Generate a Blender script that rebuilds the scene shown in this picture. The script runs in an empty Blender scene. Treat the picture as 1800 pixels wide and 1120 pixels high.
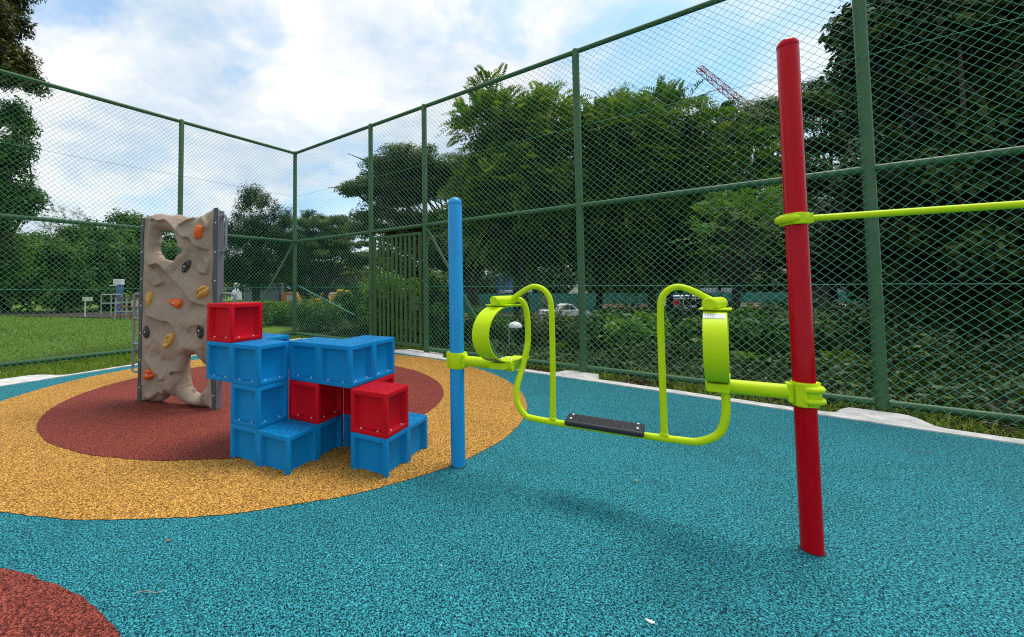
import bpy, bmesh, math, random
import numpy as np
from mathutils import Vector, Matrix
random.seed(7); rng = np.random.default_rng(11)
sc = bpy.context.scene
R = math.radians

# ------------------------------------------------------------------ camera
EYE = 1.4
PX, PY, F, PITCH, ROLL = 701.39, 470.03, 730.12, 0.0439, -0.0071
cd = bpy.data.cameras.new('camera'); cam = bpy.data.objects.new('camera', cd)
sc.collection.objects.link(cam); sc.camera = cam
cd.sensor_width = 36; cd.lens = 36*F/1800
cd.shift_x = (900-PX)/1800; cd.shift_y = (PY-560)/1800
cd.clip_start = 0.05; cd.clip_end = 1500
cp, sp = math.cos(PITCH), math.sin(PITCH)
fwd = Vector((0, cp, sp)); up = Vector((0, -sp, cp)); rt = Vector((1, 0, 0))
r2 = math.cos(ROLL)*rt + math.sin(ROLL)*up; u2 = -math.sin(ROLL)*rt + math.cos(ROLL)*up
M = Matrix((r2, u2, -fwd)).transposed().to_4x4(); M.translation = (0, 0, EYE)
cam.matrix_world = M

def at(x, y, Y):
    """point of the world at distance Y in front of the photographer"""
    d = fwd + r2*((x-PX)/F) - u2*((y-PY)/F)
    t = Y/d.y
    return Vector((0, 0, EYE)) + d*t

# ------------------------------------------------------------------ light
SUN_EL, SUN_AZ = R(68), R(62)          # azimuth measured from +Y towards +X
w = bpy.data.worlds.new('World'); sc.world = w; w.use_nodes = True
nt = w.node_tree; nt.nodes.clear()
def N(nt, t, **k):
    n = nt.nodes.new(t)
    for a, b in k.items():
        if a.startswith('_'): setattr(n, a[1:], b)
        else: n.inputs[a.replace('__', ' ')].default_value = b
    return n
def L(nt, a, ao, b, bi): nt.links.new(a.outputs[ao], b.inputs[bi])
def ramp(nt, stops, interp='LINEAR'):
    n = nt.nodes.new('ShaderNodeValToRGB'); n.color_ramp.interpolation = interp
    el = n.color_ramp.elements
    while len(el) < len(stops): el.new(0.5)
    for e, (p, c) in zip(el, stops):
        e.position = p; e.color = (c[0], c[1], c[2], 1) if hasattr(c, '__len__') else (c, c, c, 1)
    return n
out = N(nt, 'ShaderNodeOutputWorld'); bg = N(nt, 'ShaderNodeBackground', Strength=0.1)
sky = N(nt, 'ShaderNodeTexSky', _sky_type='NISHITA', _sun_disc=False, _sun_elevation=SUN_EL, _sun_rotation=SUN_AZ)
sky.air_density = 1.0; sky.dust_density = 1.2; sky.ozone_density = 2.0
tc = N(nt, 'ShaderNodeTexCoord')
sep = N(nt, 'ShaderNodeSeparateXYZ'); L(nt, tc, 'Generated', sep, 0)
zz = N(nt, 'ShaderNodeMath', _operation='ADD'); L(nt, sep, 'Z', zz, 0); zz.inputs[1].default_value = 0.30
zm = N(nt, 'ShaderNodeMath', _operation='MAXIMUM'); L(nt, zz, 0, zm, 0); zm.inputs[1].default_value = 0.12
dx = N(nt, 'ShaderNodeMath', _operation='DIVIDE'); L(nt, sep, 'X', dx, 0); L(nt, zm, 0, dx, 1)
dy = N(nt, 'ShaderNodeMath', _operation='DIVIDE'); L(nt, sep, 'Y', dy, 0); L(nt, zm, 0, dy, 1)
cmb = N(nt, 'ShaderNodeCombineXYZ'); L(nt, dx, 0, cmb, 'X'); L(nt, dy, 0, cmb, 'Y'); cmb.inputs['Z'].default_value = 3.1
n1 = N(nt, 'ShaderNodeTexNoise', Scale=1.35, Detail=9, Roughness=0.56, Distortion=0.35); L(nt, cmb, 0, n1, 'Vector')
mask = ramp(nt, [(0.30, 0.35), (0.46, 0.93), (0.6, 1.0)]); L(nt, n1, 'Fac', mask, 'Fac')
n2 = N(nt, 'ShaderNodeTexNoise', Scale=2.6, Detail=9, Roughness=0.6, Distortion=0.2)
ofs = N(nt, 'ShaderNodeVectorMath', _operation='ADD'); L(nt, cmb, 0, ofs, 0); ofs.inputs[1].default_value = (4.2, 1.7, 5)
L(nt, ofs, 0, n2, 'Vector')
ccol = ramp(nt, [(0.34, (4.2, 5.4, 6.7)), (0.47, (5.9, 6.6, 7.2)), (0.60, (7.8, 7.9, 8.0))]); L(nt, n2, 'Fac', ccol, 'Fac')
skm = N(nt, 'ShaderNodeVectorMath', _operation='MULTIPLY'); L(nt, sky, 0, skm, 0); skm.inputs[1].default_value = (1.25, 1.75, 1.85)
mx = N(nt, 'ShaderNodeMix', _data_type='RGBA')
gen = N(nt, 'ShaderNodeVectorMath', _operation='NORMALIZE'); L(nt, tc, 'Generated', gen, 0)
last = mask
for (px_, py_, w_, k_) in ((1130, 60, 0.16, 0.75), (1290, 75, 0.10, 0.55), (60, 10, 0.10, 0.6), (905, 5, 0.09, 0.55), (780, 15, 0.07, 0.4), (480, 75, 0.07, 0.35), (1480, -60, 0.16, 0.4)):
    # openings in the cloud cover, in fixed directions of the sky
    dv = (at(px_, py_, 1)-Vector((0, 0, EYE))).normalized()
    ds = N(nt, 'ShaderNodeVectorMath', _operation='DISTANCE'); L(nt, gen, 0, ds, 0); ds.inputs[1].default_value = dv
    wob = N(nt, 'ShaderNodeMath', _operation='MULTIPLY_ADD'); L(nt, n2, 'Fac', wob, 0); wob.inputs[1].default_value = 0.55*1.6; wob.inputs[2].default_value = -0.45
    ad_ = N(nt, 'ShaderNodeMath', _operation='MULTIPLY_ADD'); L(nt, wob, 0, ad_, 0); ad_.inputs[1].default_value = 0.5; L(nt, ds, 'Value', ad_, 2)
    mr_ = N(nt, 'ShaderNodeMapRange', _interpolation_type='SMOOTHSTEP'); L(nt, ad_, 0, mr_, 0); mr_.inputs['From Min'].default_value = w_*0.1; mr_.inputs['From Max'].default_value = w_*1.3; mr_.inputs['To Min'].default_value = 1-k_; mr_.inputs['To Max'].default_value = 1.0
    mu_ = N(nt, 'ShaderNodeMath', _operation='MULTIPLY'); L(nt, last, 0, mu_, 0); L(nt, mr_, 0, mu_, 1); last = mu_
L(nt, last, 0, mx, 0); L(nt, skm, 0, mx, 6); L(nt, ccol, 0, mx, 7)
L(nt, mx, 2, bg, 'Color'); L(nt, bg, 0, out, 0)

sd = bpy.data.lights.new('sun', 'SUN'); sd.energy = 2.2; sd.angle = R(28); sd.color = (1, 0.97, 0.92)
sun = bpy.data.objects.new('sun', sd); sc.collection.objects.link(sun)
sdir = Vector((math.sin(SUN_AZ)*math.cos(SUN_EL), math.cos(SUN_AZ)*math.cos(SUN_EL), math.sin(SUN_EL)))
sun.rotation_euler = sdir.to_track_quat('Z', 'Y').to_euler(); sun.location = (0, 0, 20)
sc.view_settings.view_transform = 'Standard'; sc.view_settings.look = 'None'
sc.view_settings.exposure = 0.43; sc.view_settings.gamma = 1.0
sc.cycles.max_bounces = 6; sc.cycles.diffuse_bounces = 3; sc.cycles.glossy_bounces = 3
sc.cycles.transmission_bounces = 3; sc.cycles.transparent_max_bounces = 6
sc.cycles.use_denoising = False; sc.cycles.filter_width = 1.15
sc.cycles.sample_clamp_indirect = 4.0

# ------------------------------------------------------------------ helpers
COL = sc.collection
def tag(o, label=None, cat=None, group=None, kind=None):
    if label: o['label'] = label
    if cat: o['category'] = cat
    if group: o['group'] = group
    if kind: o['kind'] = kind
    return o
def thing(name, label, cat, loc=(0, 0, 0), group=None):
    o = bpy.data.objects.new(name, None); COL.objects.link(o); o.location = loc
    o.empty_display_size = 0.2
    return tag(o, label, cat, group)
def rootloc(o):
    v = Vector((0, 0, 0))
    while o is not None: v += o.location; o = o.parent
    return v
def link(name, me, parent=None, smooth=False, world=True):
    """one mesh object; vertices are given in world space and moved into the parent's space"""
    o = bpy.data.objects.new(name, me); COL.objects.link(o)
    if parent is not None:
        o.parent = parent
        if world: me.transform(Matrix.Translation(-rootloc(parent)))
    if smooth:
        me.polygons.foreach_set('use_smooth', [True]*len(me.polygons))
    return o
class MB:
    def __init__(s): s.v = []; s.f = []
    def add(s, vs, fs):
        k = len(s.v); s.v += [tuple(v) for v in vs]; s.f += [tuple(i+k for i in f) for f in fs]; return s
    def box(s, c, d, rz=0.0, ax=None):
        c = Vector(c); X, Y, Z = ax if ax else (Vector((math.cos(rz), math.sin(rz), 0)), Vector((-math.sin(rz), math.cos(rz), 0)), Vector((0, 0, 1)))
        vs = [c + X*(a*d[0]/2) + Y*(b*d[1]/2) + Z*(e*d[2]/2) for e in (-1, 1) for a, b in ((-1, -1), (1, -1), (1, 1), (-1, 1))]
        return s.add(vs, [(3, 2, 1, 0), (4, 5, 6, 7), (0, 1, 5, 4), (1, 2, 6, 5), (2, 3, 7, 6), (3, 0, 4, 7)])
    def tube(s, pts, r, n=12, cap=True, closed=False):
        pts = [Vector(p) for p in pts]; m = len(pts)
        rr = r if hasattr(r, '__len__') else [r]*m
        t0 = (pts[1]-pts[0]).normalized()
        a = Vector((0, 0, 1)) if abs(t0.z) < 0.9 else Vector((1, 0, 0))
        nrm = (a - t0*a.dot(t0)).normalized(); vs = []
        for i in range(m):
            if closed: t = (pts[(i+1) % m]-pts[i-1]).normalized()
            elif i == 0: t = t0
            elif i == m-1: t = (pts[-1]-pts[-2]).normalized()
            else: t = ((pts[i+1]-pts[i]).normalized() + (pts[i]-pts[i-1]).normalized()).normalized()
            nrm = (nrm - t*nrm.dot(t)).normalized(); b = t.cross(nrm)
            for k in range(n):
                q = 2*math.pi*k/n; vs.append(pts[i] + (nrm*math.cos(q) + b*math.sin(q))*rr[i])
        fs = []
        for i in range(m if closed else m-1):
            j = (i+1) % m
            for k in range(n): fs.append((i*n+k, i*n+(k+1) % n, j*n+(k+1) % n, j*n+k))
        if cap and not closed: fs += [tuple(range(n))[::-1], tuple((m-1)*n+k for k in range(n))]
        return s.add(vs, fs)
    def lathe(s, c, prof, n=24, axis=None):
        c = Vector(c); Z = Vector(axis).normalized() if axis else Vector((0, 0, 1))
        X = Z.orthogonal().normalized() if axis else Vector((1, 0, 0)); Y = Z.cross(X)
        vs = []
        for r_, z_ in prof:
            for k in range(n):
                q = 2*math.pi*k/n; vs.append(c + X*(r_*math.cos(q)) + Y*(r_*math.sin(q)) + Z*z_)
        fs = []
        for i in range(len(prof)-1):
            for k in range(n): fs.append((i*n+k, i*n+(k+1) % n, (i+1)*n+(k+1) % n, (i+1)*n+k))
        fs += [tuple(range(n))[::-1], tuple((len(prof)-1)*n+k for k in range(n))]
        return s.add(vs, fs)
    def mesh(s, name, mat=None):
        me = bpy.data.meshes.new(name); me.from_pydata(s.v, [], s.f); me.update()
        if mat: me.materials.append(mat)
        return me
    def build(s, name, mat, parent=None, smooth=False, bevel=0, seg=2):
        o = link(name, s.mesh(name, mat), parent, False)
        if smooth:
            for p in o.data.polygons: p.use_smooth = True
            try: o.data.set_sharp_from_angle(angle=R(40))
            except Exception: pass
        if bevel:
            b = o.modifiers.new('bevel', 'BEVEL'); b.width = bevel; b.segments = seg; b.limit_method = 'ANGLE'; b.angle_limit = R(35)
        return o
def npmesh(name, V, Fc, mat, leaf_tone=None):
    """fast mesh from numpy arrays; Fc has a constant number of corners"""
    V = np.ascontiguousarray(V, dtype=np.float32); Fc = np.ascontiguousarray(Fc, dtype=np.int32)
    me = bpy.data.meshes.new(name); nf, k = Fc.shape
    me.vertices.add(len(V)); me.vertices.foreach_set('co', V.ravel())
    me.loops.add(nf*k); me.loops.foreach_set('vertex_index', Fc.ravel())
    me.polygons.add(nf); me.polygons.foreach_set('loop_start', np.arange(0, nf*k, k, dtype=np.int32))
    me.update(calc_edges=True)
    if leaf_tone is not None:
        a = me.attributes.new('leaf_tone', 'FLOAT', 'FACE'); a.data.foreach_set('value', np.ascontiguousarray(leaf_tone, dtype=np.float32))
    if mat: me.materials.append(mat)
    return me
def smoothcurve(pts, n=8):
    """Catmull-Rom through the points"""
    P = [Vector(p) for p in pts]; P = [2*P[0]-P[1]] + P + [2*P[-1]-P[-2]]; o = []
    for i in range(1, len(P)-2):
        for k in range(n):
            t = k/n; a, b, c, d = P[i-1], P[i], P[i+1], P[i+2]
            o.append(0.5*((2*b) + (c-a)*t + (2*a-5*b+4*c-d)*t*t + (3*b-a-3*c+d)*t**3))
    o.append(P[-2]); return o

# ------------------------------------------------------------------ materials
def mat(name, base, rough=0.5, spec=0.5, metal=0.0, coat=0.0, var=0.0, vscale=6.0, bump=0.0, bscale=60.0, dirt=None, trans=0.0):
    m = bpy.data.materials.new(name); m.use_nodes = True; t = m.node_tree
    b = t.nodes['Principled BSDF']
    b.inputs['Base Color'].default_value = (*base, 1); b.inputs['Roughness'].default_value = rough
    b.inputs['Specular IOR Level'].default_value = spec; b.inputs['Metallic'].default_value = metal
    b.inputs['Coat Weight'].default_value = coat; b.inputs['Coat Roughness'].default_value = 0.12
    g = N(t, 'ShaderNodeTexCoord')
    if var > 0:
        n = N(t, 'ShaderNodeTexNoise', Scale=vscale, Detail=6, Roughness=0.6); L(t, g, 'Object', n, 'Vector')
        lo = tuple(c*(1-var) for c in base) if dirt is None else dirt
        r = ramp(t, [(0.3, lo), (0.62, base), (0.8, tuple(min(1, c*(1+var*0.6)) for c in base))]); L(t, n, 'Fac', r, 'Fac')
        L(t, r, 0, b, 'Base Color')
        rr = N(t, 'ShaderNodeMapRange'); L(t, n, 'Fac', rr, 0)
        rr.inputs['To Min'].default_value = min(1, rough*1.35); rr.inputs['To Max'].default_value = rough*0.8; L(t, rr, 0, b, 'Roughness')
    if bump > 0:
        n = N(t, 'ShaderNodeTexNoise', Scale=bscale, Detail=4, Roughness=0.6); L(t, g, 'Object', n, 'Vector')
        bp = N(t, 'ShaderNodeBump', Strength=bump, Distance=0.01); L(t, n, 'Fac', bp, 'Height'); L(t, bp, 0, b, 'Normal')
    return m
def rubber(name, lo, mid, hi):
    """poured rubber granules: worm-like dark gaps between coloured crumbs"""
    m = bpy.data.materials.new(name); m.use_nodes = True; t = m.node_tree; b = t.nodes['Principled BSDF']
    g = N(t, 'ShaderNodeTexCoord')
    n = N(t, 'ShaderNodeTexNoise', Scale=118, Detail=2.5, Roughness=0.6, Distortion=0.9); L(t, g, 'Object', n, 'Vector')
    r = ramp(t, [(0.435, lo), (0.485, tuple(a*0.45+c*0.55 for a, c in zip(lo, mid))), (0.52, mid), (0.64, hi)]); L(t, n, 'Fac', r, 'Fac')
    big = N(t, 'ShaderNodeTexNoise', Scale=0.9, Detail=5, Roughness=0.6); L(t, g, 'Object', big, 'Vector')
    br = ramp(t, [(0.28, 0.78), (0.45, 0.96), (0.7, 1.07)]); L(t, big, 'Fac', br, 'Fac')
    v = N(t, 'ShaderNodeTexVoronoi', Scale=210); L(t, g, 'Object', v, 'Vector')
    vs = N(t, 'ShaderNodeSeparateColor'); L(t, v, 'Color', vs, 0)
    vr = ramp(t, [(0.0, 0.72), (1.0, 1.22)]); L(t, vs, 0, vr, 'Fac')
    m1 = N(t, 'ShaderNodeMix', _data_type='RGBA', _blend_type='MULTIPLY'); m1.inputs[0].default_value = 1
    L(t, r, 0, m1, 6); L(t, br, 0, m1, 7)
    m2 = N(t, 'ShaderNodeMix', _data_type='RGBA', _blend_type='MULTIPLY'); m2.inputs[0].default_value = 1
    L(t, m1, 2, m2, 6); L(t, vr, 0, m2, 7); L(t, m2, 2, b, 'Base Color')
    b.inputs['Roughness'].default_value = 0.85; b.inputs['Specular IOR Level'].default_value = 0.15
    bp = N(t, 'ShaderNodeBump', Strength=0.45, Distance=0.004); L(t, n, 'Fac', bp, 'Height'); L(t, bp, 0, b, 'Normal')
    return m
def leafmat(name, stops, trans=0.25, rough=0.5):
    m = bpy.data.materials.new(name); m.use_nodes = True; t = m.node_tree; b = t.nodes['Principled BSDF']
    a = N(t, 'ShaderNodeAttribute', _attribute_name='leaf_tone')
    r = ramp(t, [(i/(len(stops)-1), s) for i, s in enumerate(stops)]); L(t, a, 'Fac', r, 'Fac')
    L(t, r, 0, b, 'Base Color'); b.inputs['Roughness'].default_value = rough; b.inputs['Specular IOR Level'].default_value = 0.18
    tr = N(t, 'ShaderNodeBsdfTranslucent'); 
    bc = N(t, 'ShaderNodeMix', _data_type='RGBA', _blend_type='MULTIPLY'); bc.inputs[0].default_value = 1; L(t, r, 0, bc, 6); bc.inputs[7].default_value = (1.5, 1.6, 0.5, 1)
    L(t, bc, 2, tr, 'Color')
    ms = N(t, 'ShaderNodeMixShader'); ms.inputs[0].default_value = trans
    L(t, b, 0, ms, 1); L(t, tr, 0, ms, 2); L(t, ms, 0, t.nodes['Material Output'], 0)
    return m

TEAL = rubber('teal_rubber', (0.001, 0.018, 0.030), (0.016, 0.185, 0.220), (0.065, 0.41, 0.455))
YELL = rubber('yellow_rubber', (0.095, 0.045, 0.010), (0.50, 0.235, 0.036), (0.86, 0.49, 0.13))
REDR = rubber('red_rubber', (0.045, 0.010, 0.008), (0.215, 0.040, 0.028), (0.42, 0.095, 0.065))
GREEN = mat('green_paint', (0.050, 0.125, 0.048), 0.45, spec=0.3, var=0.18, vscale=5, bump=0.05, bscale=120)
WIRE = mat('green_wire', (0.10, 0.33, 0.235), 0.5, spec=0.25)
LIME = mat('lime_paint', (0.58, 0.76, 0.003), 0.42, spec=0.2, var=0.07, vscale=9, bump=0.08, bscale=90)
REDP = mat('red_paint', (0.49, 0.0, 0.008), 0.12, spec=0.16, coat=0.0, var=0.08, vscale=3)
BLUEP = mat('blue_paint', (0.014, 0.29, 0.64), 0.33, spec=0.25, coat=0.0, var=0.08, vscale=4)
def blockmat(name, base, hi):
    m = mat(name, base, 0.50, spec=0.14, var=0.08, vscale=5, bump=0.12, bscale=150); t = m.node_tree; b = t.nodes['Principled BSDF']
    g = N(t, 'ShaderNodeNewGeometry'); s = N(t, 'ShaderNodeSeparateXYZ'); L(t, g, 'Normal', s, 0)
    up_ = N(t, 'ShaderNodeMath', _operation='GREATER_THAN'); L(t, s, 'Z', up_, 0); up_.inputs[1].default_value = 0.9
    co = N(t, 'ShaderNodeTexCoord'); v = N(t, 'ShaderNodeTexNoise', Scale=42, Detail=1.0, Distortion=1.6); L(t, co, 'Object', v, 'Vector')
    r = ramp(t, [(0.47, 0.0), (0.5, 1.0), (0.56, 1.0), (0.6, 0.0)]); L(t, v, 'Fac', r, 'Fac')
    mu = N(t, 'ShaderNodeMath', _operation='MULTIPLY'); L(t, up_, 0, mu, 0); L(t, r, 0, mu, 1)
    b2 = N(t, 'ShaderNodeBump', Strength=1.0, Distance=0.012); L(t, mu, 0, b2, 'Height')
    old = b.inputs['Normal'].links[0].from_node; L(t, old, 0, b2, 'Normal'); L(t, b2, 0, b, 'Normal')
    return m
BB = blockmat('blue_block', (0.002, 0.222, 0.53), None); BR = blockmat('red_block', (0.60, 0.003, 0.014), None)
STEEL = mat('grey_steel', (0.26, 0.27, 0.29), 0.40, metal=0.5, var=0.12)
DGREY = mat('dark_grey_strip', (0.065, 0.07, 0.078), 0.5, var=0.1)
BOLT = mat('zinc_bolt', (0.75, 0.75, 0.73), 0.3, metal=0.7)
BLACKR = mat('black_rubber', (0.018, 0.019, 0.022), 0.42, bump=0.2, bscale=70)
ORH = mat('orange_hold', (0.72, 0.12, 0.012), 0.55, bump=0.15); YEH = mat('ochre_hold', (0.60, 0.33, 0.07), 0.55, bump=0.15); BKH = mat('black_hold', (0.035, 0.038, 0.036), 0.55, bump=0.2)
CONC = mat('white_concrete', (0.66, 0.64, 0.60), 0.88, var=0.38, vscale=7, bump=0.5, bscale=25)
BARK = mat('bark', (0.085, 0.062, 0.045), 0.9, var=0.4, vscale=4, bump=0.8, bscale=12)
DBARK = mat('dark_bark', (0.045, 0.035, 0.027), 0.9, var=0.4, vscale=4, bump=0.8, bscale=12)
LBL = mat('white_label', (0.75, 0.76, 0.78), 0.4, var=0.1)

# rock panel
ROCK = bpy.data.materials.new('sculpted_rock'); ROCK.use_nodes = True; t = ROCK.node_tree; b = t.nodes['Principled BSDF']
g = N(t, 'ShaderNodeTexCoord'); n = N(t, 'ShaderNodeTexNoise', Scale=2.5, Detail=8, Roughness=0.6); L(t, g, 'Object', n, 'Vector')
r = ramp(t, [(0.3, (0.25, 0.178, 0.125)), (0.6, (0.35, 0.262, 0.192)), (0.8, (0.42, 0.33, 0.25))]); L(t, n, 'Fac', r, 'Fac'); L(t, r, 0, b, 'Base Color')
b.inputs['Roughness'].default_value = 0.78
n = N(t, 'ShaderNodeTexNoise', Scale=110, Detail=5, Roughness=0.65); L(t, g, 'Object', n, 'Vector')
bp = N(t, 'ShaderNodeBump', Strength=0.45, Distance=0.004); L(t, n, 'Fac', bp, 'Height'); L(t, bp, 0, b, 'Normal')

# ------------------------------------------------------------------ ground
C0 = np.array([-2.9643, 11.7934]); DR = np.array([0.7546, -0.6562]); OUT = np.array([0.6562, 0.7546])
def sstep(x, a, b):
    t = np.clip((x-a)/(b-a), 0, 1); return t*t*(3-2*t)
def ground_z(X, Y):
    X = np.asarray(X, float); Y = np.asarray(Y, float)
    q = (X-C0[0])*OUT[0] + (Y-C0[1])*OUT[1]
    ax = X/np.maximum(Y, 1.0)
    far = sstep(np.hypot(X, Y), 24, 40)
    k = np.maximum(sstep(ax, -0.47, -0.30), far*0.9)
    z = -2.4*sstep(q, 2.0, 32.0)*k
    z = z + 0.04*np.sin(X*1.3+Y*0.7)*np.sin(Y*0.9-X*0.4)*sstep(np.abs(q)+0*X, 0.5, 4)*sstep(Y, 6, 9)
    return z - 0.03
def gz(x, y): return float(ground_z(x, y))
xs = np.concatenate([np.linspace(-400, -40, 20)[:-1], np.linspace(-40, 45, 140), np.linspace(45, 400, 20)[1:]])
ys = np.concatenate([np.linspace(-60, 0, 8)[:-1], np.linspace(0, 70, 130), np.linspace(70, 600, 24)[1:]])
XX, YY = np.meshgrid(xs, ys); ZZ = ground_z(XX, YY)
V = np.stack([XX.ravel(), YY.ravel(), ZZ.ravel()], 1); nx, ny = len(xs), len(ys)
ii = (np.arange(ny-1)[:, None]*nx + np.arange(nx-1)[None]).ravel()
GR = bpy.data.materials.new('ground_soil_grass'); GR.use_nodes = True; t = GR.node_tree; b = t.nodes['Principled BSDF']
g = N(t, 'ShaderNodeTexCoord')
na = N(t, 'ShaderNodeTexNoise', Scale=28, Detail=6, Roughness=0.7); L(t, g, 'Object', na, 'Vector')
ra = ramp(t, [(0.35, (0.045, 0.085, 0.010)), (0.5, (0.105, 0.19, 0.022)), (0.68, (0.19, 0.27, 0.045))]); L(t, na, 'Fac', ra, 'Fac')
nb = N(t, 'ShaderNodeTexNoise', Scale=7, Detail=7, Roughness=0.7); L(t, g, 'Object', nb, 'Vector')
rb = ramp(t, [(0.35, (0.012, 0.012, 0.007)), (0.55, (0.03, 0.035, 0.012)), (0.75, (0.055, 0.085, 0.02))]); L(t, nb, 'Fac', rb, 'Fac')
s_ = N(t, 'ShaderNodeSeparateXYZ'); L(t, g, 'Object', s_, 0)
# the mown lawn lies beyond the left fence, soil and leaf litter beyond the right one
al = N(t, 'ShaderNodeMath', _operation='MULTIPLY'); L(t, s_, 'Y', al, 0); al.inputs[1].default_value = 0.42
ad = N(t, 'ShaderNodeMath', _operation='ADD'); L(t, s_, 'X', ad, 0); L(t, al, 0, ad, 1)
nw_ = N(t, 'ShaderNodeTexNoise', Scale=0.6, Detail=5); L(t, g, 'Object', nw_, 'Vector')
na2 = N(t, 'ShaderNodeMath', _operation='ADD'); L(t, ad, 0, na2, 0); L(t, nw_, 'Fac', na2, 1)
mr = N(t, 'ShaderNodeMapRange'); L(t, na2, 0, mr, 0); mr.inputs['From Min'].default_value = 2.2; mr.inputs['From Max'].default_value = 3.2
mxg = N(t, 'ShaderNodeMix', _data_type='RGBA'); L(t, mr, 0, mxg, 0); L(t, ra, 0, mxg, 6); L(t, rb, 0, mxg, 7); L(t, mxg, 2, b, 'Base Color')
b.inputs['Roughness'].default_value = 0.95; b.inputs['Specular IOR Level'].default_value = 0.1
bp = N(t, 'ShaderNodeBump', Strength=0.8, Distance=0.04); L(t, na, 'Fac', bp, 'Height'); L(t, bp, 0, b, 'Normal')
o = link('ground', npmesh('ground', V, np.stack([ii, ii+1, ii+nx+1, ii+nx], 1), GR), smooth=True); tag(o, kind='structure')

def sheet(name, pts, z, m, thick=0.0, kind='structure'):
    me = bpy.data.meshes.new(name); bm = bmesh.new()
    vs = [bm.verts.new((p[0], p[1], z)) for p in pts]; f = bm.faces.new(vs)
    if f.normal.z < 0: f.normal_flip()
    if thick:
        e = bmesh.ops.extrude_face_region(bm, geom=[f]); 
        for v in [q for q in e['geom'] if isinstance(q, bmesh.types.BMVert)]: v.co.z -= thick
        bmesh.ops.recalc_face_normals(bm, faces=bm.faces)
    bmesh.ops.triangulate(bm, faces=[f for f in bm.faces if len(f.verts) > 4])
    bm.to_mesh(me); bm.free(); me.materials.append(m); o = link(name, me); tag(o, kind=kind); return o
KC = np.array([-2.59, 11.09]); KR = np.array([0.727, -0.687]); KR /= np.linalg.norm(KR); KL = np.array([-0.52, -0.855]); KL /= np.linalg.norm(KL)
pR = KC + KR*16; pL = KC + KL*15
sheet('rubber_floor', [KC, pR, (pR[0]+1, -6), (pL[0]-1, -6), pL], 0.0, TEAL, 0.06)
def disc(name, c, r_, z, m, seg=420, jit=0.006, ry=None):
    ry = ry or r_
    pts = [(c[0] + (r_+random.uniform(-jit, jit))*math.cos(2*math.pi*k/seg), c[1] + (ry+0.006*math.sin(k*0.37)+random.uniform(-jit, jit))*math.sin(2*math.pi*k/seg)) for k in range(seg)]
    return sheet(name, pts, z, m)
disc('yellow_rubber_circle', (-1.70, 5.73), 3.29, 0.004, YELL, ry=3.165)
disc('red_rubber_circle', (-1.81, 5.70), 2.39, 0.008, REDR, ry=2.29)
disc('red_rubber_circle', (-2.4526, 0.018), 2.1685, 0.004, REDR)

# concrete kerbs, cast roughly round the post feet
def kerb(name, a, d, out_, L_, base_w, bumps, z=0.012, th=0.08, seed=1):
    rr = random.Random(seed); inner = []; outer = []; s = -0.05; off = 0
    while s < L_:
        p = a + d*s
        wv = base_w + 0.006*math.sin(s*2.3+seed) + 0.005*math.sin(s*9+seed) + rr.uniform(-0.005, 0.005)
        for b0, bw, bh in bumps: wv += bh*math.exp(-((s-b0)/bw)**8)
        inner.append(p + out_*0.002); outer.append(p + out_*wv); s += 0.06
    return sheet(name, inner + outer[::-1], z, CONC, th)
nR = np.array([0.687, 0.727]); nR /= np.linalg.norm(nR)
# along the right fence: post feet are 0.40-0.5 m beyond the rubber edge
def along(s): return s
bumpsR = [(2.3, 0.35, 0.30), (3.85, 0.60, 0.36), (7.05, 0.30, 0.42), (10.12, 0.30, 0.40), (13.3, 0.4, 0.6)]
kerb('concrete_kerb', KC, KR, nR, 16.0, 0.17, bumpsR, seed=2)
nL = np.array([-0.855, 0.52]); nL /= np.linalg.norm(nL)
kerb('concrete_kerb', KC, KL, nL, 15.0, 0.085, [(5.9, 0.62, 0.50), (0.3, 0.5, 0.10)], seed=5)

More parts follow.
